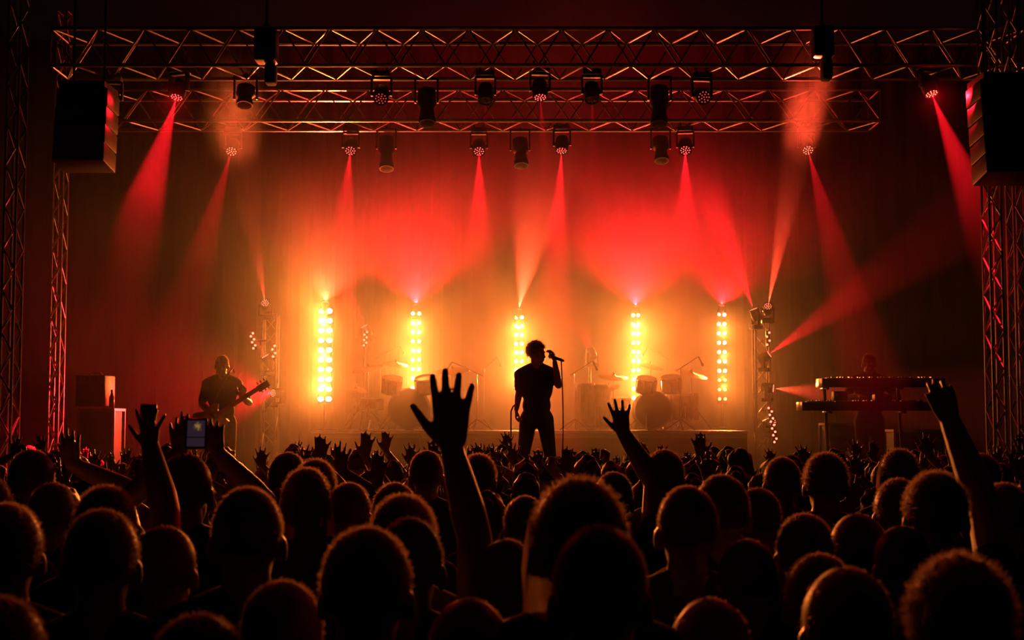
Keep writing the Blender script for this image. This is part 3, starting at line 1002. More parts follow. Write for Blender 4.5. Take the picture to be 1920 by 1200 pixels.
# small gear between the keyboards and below them
for px, py, wd, hg, lab in ((1575, 742, .16, .11, 'small effects unit with round dial between the keyboards, left one'),
                            (1655, 745, .2, .075, 'flat drum pad unit between the keyboards')):
    q = P(px, py, 16.12)
    zb = a2.z + 0.062
    u = empty('effects_unit', (q.x, 16.14, zb), 0, lab, 'effects unit')
    MB().bbox((0, 0, hg / 2), (wd, 0.14, hg), 0.01).build('case', M_black, u, True)
    for k in range(3):
        MB().tube((-wd / 3 + k * wd / 3, -0.07, hg * 0.6), (-wd / 3 + k * wd / 3, -0.09, hg * 0.6), 0.016, n=12).build('knob', M_chrome, u, True)
def road_case(x, y, z, sx, sy, sz, label, edge=M_alu):
    u = empty('road_case', (x, y, z), 0, label, 'case')
    MB().box((0, 0, sz / 2 + 0.01), (sx - 0.02, sy - 0.02, sz - 0.02)).build('panel_body', M_case, u)
    for ax in (-1, 1):
        for ay in (-1, 1):
            MB().box((ax * sx / 2, ay * sy / 2, sz / 2), (0.03, 0.03, sz)).build('corner_edge', edge, u)
    for zz in (0.015, sz - 0.015):
        for ay in (-1, 1):
            MB().box((0, ay * sy / 2, zz), (sx, 0.028, 0.03)).build('rim_edge', edge, u)
        for ax in (-1, 1):
            MB().box((ax * sx / 2, 0, zz), (0.028, sy, 0.03)).build('rim_edge', edge, u)
    MB().box((0, -sy / 2 - 0.004, sz * 0.55), (0.11, 0.012, 0.09)).build('latch', M_chrome, u)
    return u
q = P(1650, 800, 17.7)
road_case(q.x - 0.42, 17.8, DECK, 0.5, 0.5, 0.86, 'tall equipment case behind the keyboard stand, left one')
road_case(q.x + 0.45, 17.8, DECK, 0.62, 0.5, 0.78, 'wider equipment case behind the keyboard stand, right one')
# amplifier at the left of the stage
q = P(187, 766, 16.8)
road_case(q.x, 16.9, DECK, 0.4, 0.45, q.z - DECK, 'upright flight case with lit metal edges under the amplifier at far left')
aw = 58 * 16.8 / FPX
qa = P(176, 764, 16.8)
am = empty('amplifier', (qa.x, 16.85, qa.z), -0.15, 'square black amplifier cabinet standing on the flight case', 'amplifier')
ah = 58 * 16.8 / FPX
MB().bbox((0, 0, ah / 2 + 0.012), (aw, 0.3, ah), 0.018).build('cabinet', M_case, am, True)
MB().box((0, -0.152, ah * 0.42), (aw * 0.88, 0.012, ah * 0.66)).build('grille', M_grille, am)
MB().box((0, -0.154, ah * 0.9), (aw * 0.88, 0.012, ah * 0.16)).build('control_panel', M_dark, am)
for k in range(5):
    MB().tube((-aw * .32 + aw * .16 * k, -0.16, ah * 0.9), (-aw * .32 + aw * .16 * k, -0.178, ah * 0.9), 0.011, n=10).build('knob', M_chrome, am, True)
MB().path([V((-0.08, 0, ah + 0.01)), V((-0.06, 0, ah + 0.04)), V((0.06, 0, ah + 0.04)), V((0.08, 0, ah + 0.01))], 0.009).build('handle', M_rubber, am)
q = P(207, 764, 16.7)
bt = empty('bottle', (q.x, 16.75, P(187, 766, 16.8).z), 0, 'small bottle standing on the flight case beside the amplifier', 'bottle')
MB().lathe([(0.03, 0.012), (0.032, 0.03), (0.032, 0.13), (0.014, 0.17), (0.013, 0.2)], n=14).build('flask', mat('amber glass', (.25, .1, .03), .1), bt, True)
MB().lathe([(0.016, 0.198), (0.016, 0.222)], n=12).build('cap', M_chrome, bt, True)

# ------------------------------------------------------------------ drum riser and drums
xl, xr = P(583, 808, 19.3).x, P(1402, 808, 19.3).x
ri = empty('drum_riser', ((xl + xr) / 2, 21.5, DECK), 0, 'low wide platform under the drum kits', 'platform')
wr_ = xr - xl; hr = RZ - DECK
for k in range(4):
    MB().box((-wr_ / 2 + wr_ / 4 * (k + .5), 0, hr - 0.05), (wr_ / 4 - 0.012, 4.4, 0.1)).build('deck_panel', M_deck, ri)
    MB().box((-wr_ / 2 + wr_ / 4 * (k + .5), -2.17, (hr - 0.1) / 2), (wr_ / 4 - 0.012, 0.03, hr - 0.1)).build('skirt_panel', M_drape, ri)
    MB().box((-wr_ / 2 + wr_ / 4 * (k + .5), -2.205, hr - 0.02), (wr_ / 4 - 0.012, 0.012, 0.03)).build('edge_strip', M_alu, ri)

def drum(name, c, r, depth, axis, label, z0=RZ, kind='legs'):
    c = V(c); ax = V(axis).normalized()
    root = empty(name, (c.x, c.y, z0), 0, label, 'drum')
    o = V((0, 0, c.z - z0))
    a, b_ = o - ax * depth / 2, o + ax * depth / 2
    MB().tube(a, b_, r, n=26, cap=False).build('shell', M_wood, root, True)
    for e, sg in ((a, -1), (b_, 1)):
        MB().lathe([(r * 0.985, 0), (r * 0.985, 0.006)], e - ax * 0.003 * 0, ax * sg, 26).build('drum_head', M_skinhead, root, True)
        MB().lathe([(r * 0.97, -0.012), (r + 0.012, -0.012), (r + 0.012, 0.014), (r * 0.97, 0.014), (r * 0.97, -0.012)], e, ax * sg, 26).build('hoop', M_chrome, root, True)
    q = ax.to_track_quat('Z', 'Y')
    for k in range(8):
        t = 2 * math.pi * k / 8 + 0.2
        p = o + q @ V(((r + 0.012) * math.cos(t), (r + 0.012) * math.sin(t), 0))
        MB().tube(p - ax * depth * 0.42, p + ax * depth * 0.42, 0.008, n=6).build('lug', M_chrome, root)
    if kind == 'legs':
        for k in range(3):
            t = 2 * math.pi * k / 3 + 0.4
            e = V((math.cos(t) * (r + 0.03), math.sin(t) * (r + 0.03), 0))
            MB().tube(e + V((0, 0, 0.008)), e + V((0, 0, o.z)), 0.009).build('leg', M_chrome, root, True)
    elif kind == 'spurs':
        for sg in (-1, 1):
            MB().tube((sg * r * 0.85, -depth * 0.3, o.z - r * 0.4), (sg * (r + 0.1), -depth * 0.5, 0.012), 0.011).build('spur', M_chrome, root, True)
        MB().box((0, 0, 0.012), (0.12, 0.1, 0.024)).build('foot_block', M_rubber, root)
    else:
        MB().tube((0, 0, 0.25), (0, 0, o.z - depth * 0.4), 0.013).build('pole', M_chrome, root, True)
        for k in range(3):
            t = 2 * math.pi * k / 3 + 0.4
            MB().tube((0, 0, 0.3), (math.cos(t) * 0.25, math.sin(t) * 0.25, 0.01), 0.009).build('leg', M_chrome, root, True)
    return root

def cymbal(px, py, D, r, label, tilt=0.25, z0=RZ, hat=False):
    q = P(px, py, D)
    root = empty('cymbal_stand', (q.x, D, z0), 0, label, 'cymbal')
    h = q.z - z0
    MB().tube((0, 0, 0.22), (0, 0, h + 0.04), 0.011).build('pole', M_chrome, root, True)
    for k in range(3):
        t = 2 * math.pi * k / 3 + px
        MB().tube((0, 0, 0.4), (math.cos(t) * 0.3, math.sin(t) * 0.3, 0.01), 0.009).build('leg', M_chrome, root, True)
    ax = V((math.sin(px) * tilt, -tilt, 1)).normalized()
    prof = [(0.004, 0.028), (r * 0.12, 0.026), (r * 0.2, 0.01), (r * 0.6, 0.002), (r, -0.012), (r, -0.014), (r * 0.6, -0.001), (r * 0.2, 0.006), (0.004, 0.02)]
    MB().lathe(prof, (0, 0, h), ax, 28).build('cymbal', M_brass, root, True)
    if hat:
        MB().lathe(prof, (0, 0, h - 0.045), -ax, 28).build('cymbal', M_brass, root, True)
    MB().lathe([(0.018, 0), (0.018, 0.012), (0.007, 0.04)], (0, 0, h + 0.028), ax, 10).build('wing_nut', M_black, root, True)
    return root

DK = 20.9
q = P(768, 765, DK); drum('bass_drum', (q.x, DK, RZ + 0.31), 0.29, 0.4, (0, -1, 0), 'big bass drum of the left kit, pale head toward the crowd', kind='spurs')
for px, py, r, D, nm, lab, ax, dep, kd in (
    (735, 722, .14, 20.75, 'rack_tom', 'left rack tom above the bass drum of the left kit', (0.1, -.35, 1), .2, 'pole'),
    (799, 721, .15, 20.75, 'rack_tom', 'right rack tom above the bass drum of the left kit', (-0.1, -.35, 1), .2, 'pole'),
    (838, 766, .19, 21.0, 'floor_tom', 'floor tom right of the left bass drum', (0, -.05, 1), .36, 'legs'),
    (697, 757, .17, 21.1, 'snare_drum', 'snare drum left of the left bass drum', (0, -.1, 1), .14, 'pole')):
    q = P(px, py, D); drum(nm, (q.x, D, q.z), r, dep, ax, lab, kind=kd)
for px, py, D, r, lab, hat in (
    (690, 690, 20.9, .24, 'crash cymbal at the left end of the left drum kit', False),
    (742, 682, 21.3, .2, 'small cymbal above the left rack tom', False),
    (848, 694, 20.9, .26, 'ride cymbal at the right of the left drum kit', False),
    (668, 728, 21.0, .17, 'hi-hat pair at the far left of the left drum kit', True)):
    cymbal(px, py, D, r, lab, hat=hat)
q = P(1222, 765, DK); drum('bass_drum', (q.x, DK, RZ + 0.29), 0.27, 0.4, (0, -1, 0), 'bass drum of the right kit behind the raised hand', kind='spurs')
for px, py, r, D, nm, lab, ax, dep, kd in (
    (1212, 722, .14, 20.75, 'rack_tom', 'rack tom below the amber column of the right kit', (0.1, -.35, 1), .19, 'pole'),
    (1258, 720, .14, 20.75, 'rack_tom', 'rack tom at the right of the right kit', (-0.1, -.35, 1), .19, 'pole'),
    (1285, 762, .19, 21.0, 'floor_tom', 'floor tom at the right end of the right kit', (0, -.05, 1), .36, 'legs'),
    (1160, 755, .17, 21.1, 'snare_drum', 'snare drum at the left of the right kit', (0, -.1, 1), .14, 'pole'),
    (1098, 760, .13, 20.6, 'conga', 'tall narrow drum just right of the singer, left one', (0, 0, 1), .6, 'legs'),
    (1126, 762, .14, 20.8, 'conga', 'tall narrow drum just right of the singer, right one', (0, 0, 1), .6, 'legs')):
    q = P(px, py, D); drum(nm, (q.x, D, q.z), r, dep, ax, lab, kind=kd)
for px, py, D, r, lab, hat in (
    (1150, 706, 20.9, .22, 'crash cymbal at the left of the right drum kit', False),
    (1220, 686, 21.4, .2, 'small cymbal right of the right kit\'s amber column', False),
    (1296, 700, 20.9, .25, 'ride cymbal at the right end of the right drum kit', False),
    (1142, 726, 21.0, .16, 'hi-hat pair behind the tall narrow drums', True)):
    cymbal(px, py, D, r, lab, hat=hat)
# boom microphone stands around the drums
def boom_stand(px, ytop, D, dx, label, z0=RZ):
    q = P(px, ytop, D)
    root = empty('boom_stand', (q.x, D, z0), 0, label, 'stand')
    h = q.z - z0
    MB().tube((0, 0, 0.12), (0, 0, h), 0.011).build('pole', M_chrome, root, True)
    for k in range(3):
        t = 2 * math.pi * k / 3 + px
        MB().tube((0, 0, 0.16), (math.cos(t) * 0.24, math.sin(t) * 0.24, 0.01), 0.009).build('leg', M_dark, root, True)
    MB().tube((-dx * 0.25, 0, h - 0.04), (dx, -0.05, h + 0.16), 0.008).build('boom', M_chrome, root, True)
    MB().lathe([(0.01, 0), (0.012, 0.1), (0.02, 0.11), (0.02, 0.14), (0.008, 0.155)], (dx, -0.05, h + 0.16), (dx, 0, -0.5), 10).build('microphone', M_black, root, True)
for px, yt, D, dx, lab in ((894, 700, 20.3, -.35, 'boom microphone stand left of the singer, right of the left drum kit'),
                           (908, 690, 21.8, .2, 'thin stand just left of the singer\'s shoulder'),
                           (713, 668, 21.9, .3, 'overhead microphone stand behind the left drum kit'),
                           (1078, 698, 20.2, .25, 'boom microphone stand just right of the singer\'s cable'),
                           (1250, 672, 21.9, -.3, 'overhead microphone stand behind the right drum kit'),
                           (1276, 690, 20.3, .25, 'boom microphone stand in front of the right floor tom')):
    boom_stand(px, yt, D, dx, lab)
# tall stands under the two red heads
for px, py, lab in ((683, 640, 'tall light stand behind the left drum kit'), (1106, 680, 'tall light stand between the singer and the right kit')):
    q = P(px, py, 21.4)
    u = empty('light_stand', (q.x, 21.4, RZ), 0, lab, 'stand')
    MB().tube((0, 0, 0.25), (0, 0, q.z - RZ), 0.018).build('pole', M_dark, u, True)
    for k in range(3):
        t = 2 * math.pi * k / 3 + 0.5
        MB().tube((0, 0, 0.4), (math.cos(t) * 0.4, math.sin(t) * 0.4, 0.012), 0.012).build('leg', M_dark, u, True)

# ------------------------------------------------------------------ hanging speakers, hoists, dark profile lights
def line_array(px0, px1, y0, y1, D, n, label):
    a, b_ = P(px0, y0, D), P(px1, y1, D)
    w_ = b_.x - a.x; h = (a.z - b_.z) / n
    root = empty('line_array_speaker', ((a.x + b_.x) / 2, D, b_.z), 0, label, 'speaker')
    for k in range(n):
        u = obj('cabinet', lib_mesh(MB().bbox((0, 0, 0), (w_, 0.45, h * 0.96), 0.012), M_black, 'cabinet'), root, (0, -0.03 * (n - k), h * (k + .5)), (-0.03 * (n - k), 0, 0))
        MB().box((0, -0.23, 0), (w_ * 0.94, 0.012, h * 0.84)).build('grille', M_grille, u)
    MB().box((0, -0.02, n * h + 0.04), (w_ * 0.9, 0.5, 0.06)).build('fly_frame', M_dark, root)
    for sg in (-1, 1):
        MB().tube((sg * w_ * 0.3, -0.02, n * h + 0.06), (sg * w_ * 0.3, -0.02, n * h + 1.4), 0.012).build('chain', M_dark, root)
line_array(120, 212, 175, 318, 14.5, 4, 'hanging black line array speaker left, under the end of the front truss')
line_array(1822, 1935, 160, 342, 13.9, 5, 'hanging black line array speaker right, cut by the picture edge')

def hoist(px, y0, y1, D, wpx, label):
    a, b_ = P(px, y0, D), P(px, y1, D)
    w_ = wpx * D / FPX; h = a.z - b_.z
    root = empty('chain_hoist', (a.x, D, b_.z), 0, label, 'hoist')
    MB().bbox((0, 0, h / 2), (w_, 0.24, h), 0.03).build('motor_body', M_black, root, True)
    MB().tube((0, 0, h), (0, 0, h + 1.6), 0.014).build('chain', M_dark, root)
    MB().bbox((w_ * 0.2, 0.02, -0.12), (w_ * 0.5, 0.18, 0.22), 0.03).build('chain_bag', M_drape, root, True)
    MB().lathe([(0.03, 0), (0.03, 0.05), (0.012, 0.08)], (0, 0, h), n=10).build('hook', M_chrome, root, True)
hoist(500, 55, 118, 14.85, 42, 'black chain hoist on the left part of the front truss')
hoist(1541, 52, 110, 14.85, 40, 'black chain hoist on the right part of the front truss')
def profile_light(px, y0, y1, D, label):
    a, b_ = P(px, y0, D), P(px, y1, D)
    root = empty('profile_light', a, 0, label, 'stage light')
    h = a.z - b_.z
    d = V((0.05 * math.sin(px), -0.35, -1)).normalized()
    MB().lathe([(0.05, 0), (0.1, 0.02), (0.105, h * 0.45), (0.075, h * 0.55), (0.085, h * 0.8), (0.095, h * 0.84), (0.095, h)], (0, 0, -0.02), d, 18).build('barrel', M_black, root, True)
    for sg in (-1, 1):
        MB().box((sg * 0.125, -0.03, -0.05), (0.02, 0.05, 0.26)).build('yoke_arm', M_dark, root)
    MB().box((0, -0.03, 0.085), (0.27, 0.05, 0.02)).build('yoke_bar', M_dark, root)
    MB().tube((0, -0.03, 0.085), (0, -0.03, max(0.12, ZB - a.z + 0.02)), 0.018).build('drop_pipe', M_dark, root, True)
    MB().lathe([(0.08, h * 1.0), (0.03, h * 1.01)], (0, 0, -0.02), d, 16).build('lens', M_glass, root, True)
for px, y0, y1, D, lab in ((462, 158, 200, 15.64, 'dark unlit profile light under the left of the front truss'),
                           (800, 165, 238, 15.64, 'large dark profile light hanging between two moving heads left of centre'),
                           (1236, 160, 240, 15.64, 'large dark profile light hanging right of centre'),
                           (725, 255, 322, 18.43, 'dark profile light hanging below the rear truss left of centre'),
                           (975, 258, 315, 18.43, 'dark profile light hanging below the rear truss at the centre'),
                           (1238, 255, 305, 18.43, 'dark profile light hanging below the rear truss right of centre')):
    profile_light(px, y0, y1, D, lab)

# red lamp strips on the towers
def led_strip(px0, py0, px1, py1, D, n, label, hold):
    a, b_ = P(px0, py0, D), P(px1, py1, D)
    root = empty('led_strip', b_, 0, label, 'stage light')
    dd = a - b_
    MB().tube(V((0, 0.04, 0)), dd + V((0, 0.04, 0)), 0.03, n=6).build('housing', M_black, root)
    MB().tube(dd * .5 + V((0, 0.05, 0)), P(hold, (py0 + py1) / 2, D + .25) - b_, 0.012).build('bracket', M_dark, root)
    for k in range(n):
        t = (k + .5) / n
        o = obj('lamp_cell', ME_strip, root, dd * t + V((0.018 * (1 if k % 2 else -1), 0, 0)))
ME_strip = lib_mesh(MB().ball((0, 0, 0), 0.016, 10, 6), M_led_hot, 'lamp_cell')
led_strip(1440, 620, 1441, 650, 19.95, 4, 'short strip of red lamps high on the right tower', 1430)
led_strip(1443, 762, 1455, 832, 19.95, 11, 'dotted strip of red lamps at the foot of the right tower', 1430)
led_strip(471, 622, 478, 656, 19.95, 6, 'slanting strip of red lamps on the left tower', 500)
led_strip(512, 645, 515, 672, 19.95, 4, 'short strip of red lamps on the right side of the left tower', 508)
led_strip(686, 620, 684, 650, 21.3, 6, 'short strip of red lamps on the stand behind the left drum kit', 683)

# ------------------------------------------------------------------ the crowd
HAIRS = {}
HC, HR = V((0, 0.005, 1.635)), Matrix.Identity(3)
for nm, style, n, sd, ln in (('short', 'short', 3000, 11, .010), ('fuzzy', 'short', 4200, 12, .015), ('buzz', 'buzz', 3800, 13, .018),
                             ('curly', 'curly', 4500, 14, .021), ('long', 'long', 2600, 15, .015), ('plain', 'short', 900, 16, .008)):
    HAIRS[nm] = hair_mesh('hair', HC, HR, style, n, sd, ln)

def near_frame(px, ytop, wpx, D=None):
    z = 1.75
    for _ in range(4):
        s = z / 1.765
        d = D or FPX * 0.17 * s / wpx
        q = P(px, ytop, d); z = q.z
    return V((q.x, d, 0)), z / 1.765

def std_figure(pose=0, fat=1.0):
    F = Figure()
    torso(F, width=fat); legs(F, 0.12)
    head(F)
    hang_arm(F, -1); hang_arm(F, 1)
    return F
_F = [std_figure(0, 1.0), std_figure(0, 1.1)]
def part_meshes(F, voxel=0.011):
    return dict(body=F.fuse('body', voxel, {'skin': M_skin}, smooth=2),
                shirt=F.fuse('shirt', 0.014, {'shirt': M_shirt}, ('shirt',), 0.009, 3),
                trousers=F.fuse('trousers', 0.02, {'trousers': M_denim}, ('trousers',), 0.009, 3),
                shoe_a=F.fuse('shoe', 0.016, {'shoe_a': M_rubber}, ('shoe_a',), 0.006, 2),
                shoe_b=F.fuse('shoe', 0.016, {'shoe_b': M_rubber}, ('shoe_b',), 0.006, 2))
STD = [part_meshes(f) for f in _F]
SHIRTS = {}
def shirt_variant(me, m):
    key = (me.name, m.name)
    if key not in SHIRTS:
        c = me.copy(); c.materials.clear(); c.materials.append(m); SHIRTS[key] = c
    return SHIRTS[key]
M_scalp = mat('close-shaved scalp', (0.16, 0.09, 0.065), 0.5, 0, 0.2, 40)

ear_cap = []
def link_person(parts, label, loc, s, rz, hair, shirt, group=None):
    root = empty('person', loc, rz, label, 'person', group)
    root.scale = (s,) * 3
    obj('body', parts['body'], root)
    obj('shirt', shirt_variant(parts['shirt'], shirt), root)
    obj('trousers', parts['trousers'], root)
    obj('shoe', parts['shoe_a'], root); obj('shoe', parts['shoe_b'], root)
    if hair: obj('hair', HAIRS[hair], root)
    return root

NEAR = [   # head centre x, head top y, head width in the photograph, hair, shirt, turn, build, what sets the person apart
    (0, 1118, 172, 'short', 0, .1, 0, 'head cut by the bottom left corner of the picture'),
    (375, 1150, 176, 'short', 1, -.1, 0, 'head rising at the bottom edge left of centre, only its crown showing'),
    (530, 1088, 150, 'short', 0, .1, 0, 'head low between the shaved head and the big round head by the raised arm'),
    (688, 988, 168, 'short', 0, 0, 1, 'big round dark head just left of the large raised forearm'),
    (756, 929, 118, 'fuzzy', 1, 0, 0, 'orange-rimmed fuzzy head directly behind the owner of the big raised hand'),
    (740, 905, 84, 'short', 2, .2, 0, 'small orange-rimmed head peeking above the fuzzy head left of the big raised arm'),
    (465, 912, 136, 'buzz', 0, .15, 1, 'close-cropped head with bright orange rim and visible right ear, left of centre'),
    (192, 955, 138, 'short', 0, .2, 0, 'head with red rim and ear showing, in the lower left'),
    (12, 943, 136, 'short', 1, .3, 0, 'red-rimmed head cut by the left edge, above the corner head'),
    (-22, 893, 90, 'short', 0, .2, 0, 'sliver of a head at the left edge, above the red-rimmed one'),
    (575, 878, 86, 'long', 0, 0, 0, 'long-haired head in the middle distance, left of the fuzzy heads'),
    (592, 862, 74, 'fuzzy', 1, 0, 0, 'fuzzy head just behind the long-haired one left of centre'),
    (540, 848, 70, 'short', 2, 0, 0, 'head below the bright amber column, in front of the far crowd'),
    (800, 845, 64, 'short', 0, 0, 0, 'small head immediately left of the big raised wrist'),
    (897, 852, 64, 'fuzzy', 1, 0, 0, 'fuzzy head immediately right of the big raised forearm'),
    (1085, 897, 172, 'long', 0, 0, 1, 'tall long-haired person in the centre foreground, below the singer'),
    (1125, 983, 182, 'buzz', 0, -.1, 1, 'largest foreground head, low centre, left ear catching light'),
    (1288, 910, 116, 'buzz', 3, -.05, 1, 'round cropped head with pale collar and both shoulders showing, right of centre'),
    (1352, 889, 106, 'buzz', 0, 0, 0, 'red-rimmed cropped head behind the one with the pale collar'),
    (1245, 843, 74, 'short', 1, 0, 0, 'dark round head right of the smaller raised hand'),
    (985, 930, 78, 'short', 2, -.2, 0, 'orange-rimmed head left of the tall long-haired person'),
    (1465, 857, 68, 'short', 0, 0, 0, 'dark head below the red tower lamps'),
    (1547, 850, 80, 'fuzzy', 0, -.1, 0, 'dark fuzzy head below the left end of the keyboards'),
    (1508, 963, 106, 'short', 1, -.2, 0, 'orange-rimmed head low, below the dark fuzzy head right of centre'),
    (1606, 962, 104, 'plain', 0, .1, 0, 'dark head with thin red rim beside the low orange-rimmed head'),
    (1685, 842, 68, 'long', 0, 0, 0, 'long-haired head just left of the raised arm at the right'),
    (1684, 897, 92, 'short', 2, -.1, 0, 'red-rimmed head overlapping the raised-arm person at the right'),
    (1536, 1038, 128, 'short', 0, -.1, 0, 'head with orange left rim behind the big bottom right head'),
    (1586, 1062, 168, 'plain', 1, -.05, 1, 'big dark head at the bottom, right of centre, faint left rim'),
    (1796, 1056, 168, 'curly', 0, 0, 1, 'curly-haired head with a red crown in the bottom right corner'),
    (1880, 905, 92, 'short', 0, 0, 0, 'dark head at the right edge above the curly-haired one'),
    (1838, 850, 70, 'short', 1, 0, 0, 'small dark head right of the raised arm near the right edge'),
    (100, 905, 84, 'short', 0, 0, 0, 'dim head right of the red-rimmed head at the left edge'),
    (1420, 915, 84, 'short', 0, 0, 0, 'dark head right of the red-rimmed cropped head'),
    (655, 905, 80, 'short', 0, 0, 0, 'dim head in the gap between the long-haired head and the fuzzy heads'),
    (310, 985, 118, 'plain', 0, 0, 0, 'dark head in the gap left of the close-cropped head'),
    (950, 1010, 120, 'plain', 0, 0, 0, 'dark head right of the big raised arm, almost lost in shadow'),
    (1400, 1010, 112, 'plain', 0, 0, 0, 'dark head behind the shoulder of the pale-collared person'),
    (1690, 985, 108, 'plain', 1, 0, 0, 'dark head between the low heads and the curly-haired one'),
    (880, 1120, 150, 'plain', 0, 0, 0, 'very dark head at the bottom, right of the big raised arm'),
    (1330, 1120, 150, 'plain', 1, 0, 0, 'very dark head at the bottom below the pale-collared person'),
]
SH = (M_shirt, M_shirt2, M_shirt3, M_shirt2)
taken = []
for px, yt, wp, hair, shn, rz, bd, lab in NEAR:
    loc, s = near_frame(px, yt, wp)
    r = link_person(STD[bd], lab, loc, s, rz, hair, SH[shn])
    if shn == 3:
        b = MB()
        b.lathe([(0.066, 1.475), (0.064, 1.50), (0.061, 1.528), (0.066, 1.528), (0.071, 1.50), (0.074, 1.475)], (0, -0.012, 0), (0, 0, 1), 24)
        b.build('collar', M_collar, r, True)
    taken.append((loc.x, loc.y))

# people with raised arms
def raiser(px, yt, wp, D, label, hair, arms, fat=1.0, shirt=None, bd=1.0):
    loc, s = near_frame(px, yt, wp, D)
    F = Figure()
    torso(F, width=bd); legs(F, 0.12); head(F)
    done = set()
    for side, (wx, wy, wd), tip, kw in arms:
        done.add(side)
        wr = (P(wx, wy, wd) - loc) / s
        tp = (P(*tip) - loc) / s
        sh = V((side * 0.175, -0.0, 1.42))
        sh = sh + V((0, 0, 0.02))
        e = elbow(sh, wr, kw.pop('pole', (side * 0.6, -0.1, -0.4)))
        d = (tp - wr)
        n_ = V(kw.pop('n', (0, -1, 0))); dn = d.normalized()
        n_ = (n_ - dn * n_.dot(dn)).normalized()
        sd = V(kw.pop('thumb_to', (-side, 0, 0))); sd = (sd - dn * sd.dot(dn) - n_ * sd.dot(n_)).normalized()
        size = kw.pop('size', d.length / 0.182)
        arm(F, sh, e, wr, dict(d=dn, n=n_, side=sd, size=size, **kw), kw.get('sleeve', 0.3) if False else 0.3, fat)
    for sg in (-1, 1):
        if sg not in done: hang_arm(F, sg)
    r = link_person(part_meshes(F, 0.005), label, loc, s, 0.0, hair, shirt or M_shirt)
    taken.append((loc.x, loc.y))
    return r
raiser(768, 971, 132, 3.5, 'person in the centre foreground raising a big open right hand', 'short',
       [(1, (846, 836, 3.75), (845, 700, 3.78), dict(spread=.8, curl=(.04, .03, .04, .04), thumb=(.8, .1), fat=1.1))], 1.12)
raiser(1150, 885, 72, 6.2, 'person raising a smaller open right hand right of the singer', 'short',
       [(1, (1169, 812, 6.35), (1158, 751, 6.35), dict(spread=1.3, curl=(.04, .03, .04, .04), thumb=(.75, .1), fat=1.1))], 1.2)
raiser(1752, 886, 112, 4.05, 'big-haired person at the right raising a cupped right hand', 'fuzzy',
       [(1, (1782, 790, 4.35), (1760, 706, 4.4), dict(spread=.35, curl=(.2, .2, .2, .2), thumb=(.35, .1)))], 1.15)
raiser(200, 912, 110, 4.2, 'person at the left raising one hand with a dark phone', 'fuzzy',
       [(1, (282, 838, 4.6), (278, 762, 4.6), dict(spread=1.9, curl=(.1, .3, .3, .1), thumb=(.8, .1)))], 1.1)
raiser(62, 842, 78, 5.6, 'capped head and raised right hand at the left, below the amplifier', 'plain',
       [(1, (138, 872, 5.8), (128, 806, 5.8), dict(spread=.5, curl=(.15, .15, .15, .15), thumb=(.4, .1)))], 1.1)
raiser(350, 850, 92, 4.85, 'person left of centre holding up a lit phone in both hands', 'plain',
       [(-1, (338, 848, 5.2), (334, 776, 5.2), dict(spread=.6, curl=(.1, .12, .3, .3), thumb=(.5, .2))),
        (1, (408, 850, 5.2), (398, 784, 5.2), dict(spread=.5, curl=(.2, .2, .3, .3), thumb=(.5, .2)))], 1.0)
# the cap band on the left person
# phones
def phone(px, py, D, wpx, hpx, label, lit):
    q = P(px, py, D)
    w_, h = wpx * D / FPX, hpx * D / FPX
    root = empty('phone', q, 0, label, 'phone')
    root.rotation_euler = (R(-6), 0, 0)
    MB().bbox((0, 0, 0), (w_, 0.009, h), 0.003).build('case', M_black, root, True)
    if lit:
        m = bpy.data.materials.new('phone screen')
        m.use_nodes = True
        nt = m.node_tree; bs = nt.nodes['Principled BSDF']
        tc = nt.nodes.new('ShaderNodeTexCoord')
        sp = nt.nodes.new('ShaderNodeVectorMath'); sp.operation = 'MULTIPLY_ADD'
        sp.inputs[1].default_value = (2.6 / w_, 0, 3.4 / h); sp.inputs[2].default_value = (-0.2, 0, -0.75)
        nt.links.new(tc.outputs['Object'], sp.inputs[0])
        ln = nt.nodes.new('ShaderNodeVectorMath'); ln.operation = 'LENGTH'
        nt.links.new(sp.outputs[0], ln.inputs[0])
        nz = nt.nodes.new('ShaderNodeTexNoise'); nz.inputs['Scale'].default_value = 3.0
        nt.links.new(sp.outputs[0], nz.inputs['Vector'])
        ad = nt.nodes.new('ShaderNodeMath'); ad.operation = 'ADD'
        nt.links.new(ln.outputs['Value'], ad.inputs[0]); nt.links.new(nz.outputs['Fac'], ad.inputs[1])
        rp = nt.nodes.new('ShaderNodeValToRGB')
        rp.color_ramp.elements[0].position = 0.55; rp.color_ramp.elements[0].color = (0.75, 0.42, 0.10, 1)
        rp.color_ramp.elements[1].position = 1.0; rp.color_ramp.elements[1].color = (0.06, 0.03, 0.05, 1)
        nt.links.new(ad.outputs[0], rp.inputs['Fac'])
        bs.inputs['Base Color'].default_value = (0.01, 0.01, 0.01, 1)
        nt.links.new(rp.outputs['Color'], bs.inputs['Emission Color'])
        bs.inputs['Emission Strength'].default_value = 0.35
        m.cycles.emission_sampling = 'NONE'
        MB().box((0, -0.0052, 0), (w_ * 0.82, 0.0015, h * 0.84)).build('screen', m, root)
        MB().box((0, -0.0055, -h * 0.12), (w_ * 0.82, 0.0015, h * 0.03)).build('screen_bar', M_black, root)
    else:
        MB().box((0, -0.0052, 0), (w_ * 0.86, 0.0015, h * 0.86)).build('screen', M_glass, root)
    MB().tube((w_ * 0.25, 0.004, h * 0.38), (w_ * 0.25, 0.007, h * 0.38), 0.006, n=12).build('camera_lens', M_glass, root)
    return root
phone(368, 813, 5.17, 40, 58, 'phone with a lit screen held up left of the guitarist\'s legs', True)
phone(278, 780, 4.64, 31, 46, 'dark phone held in a raised hand at the left', False)

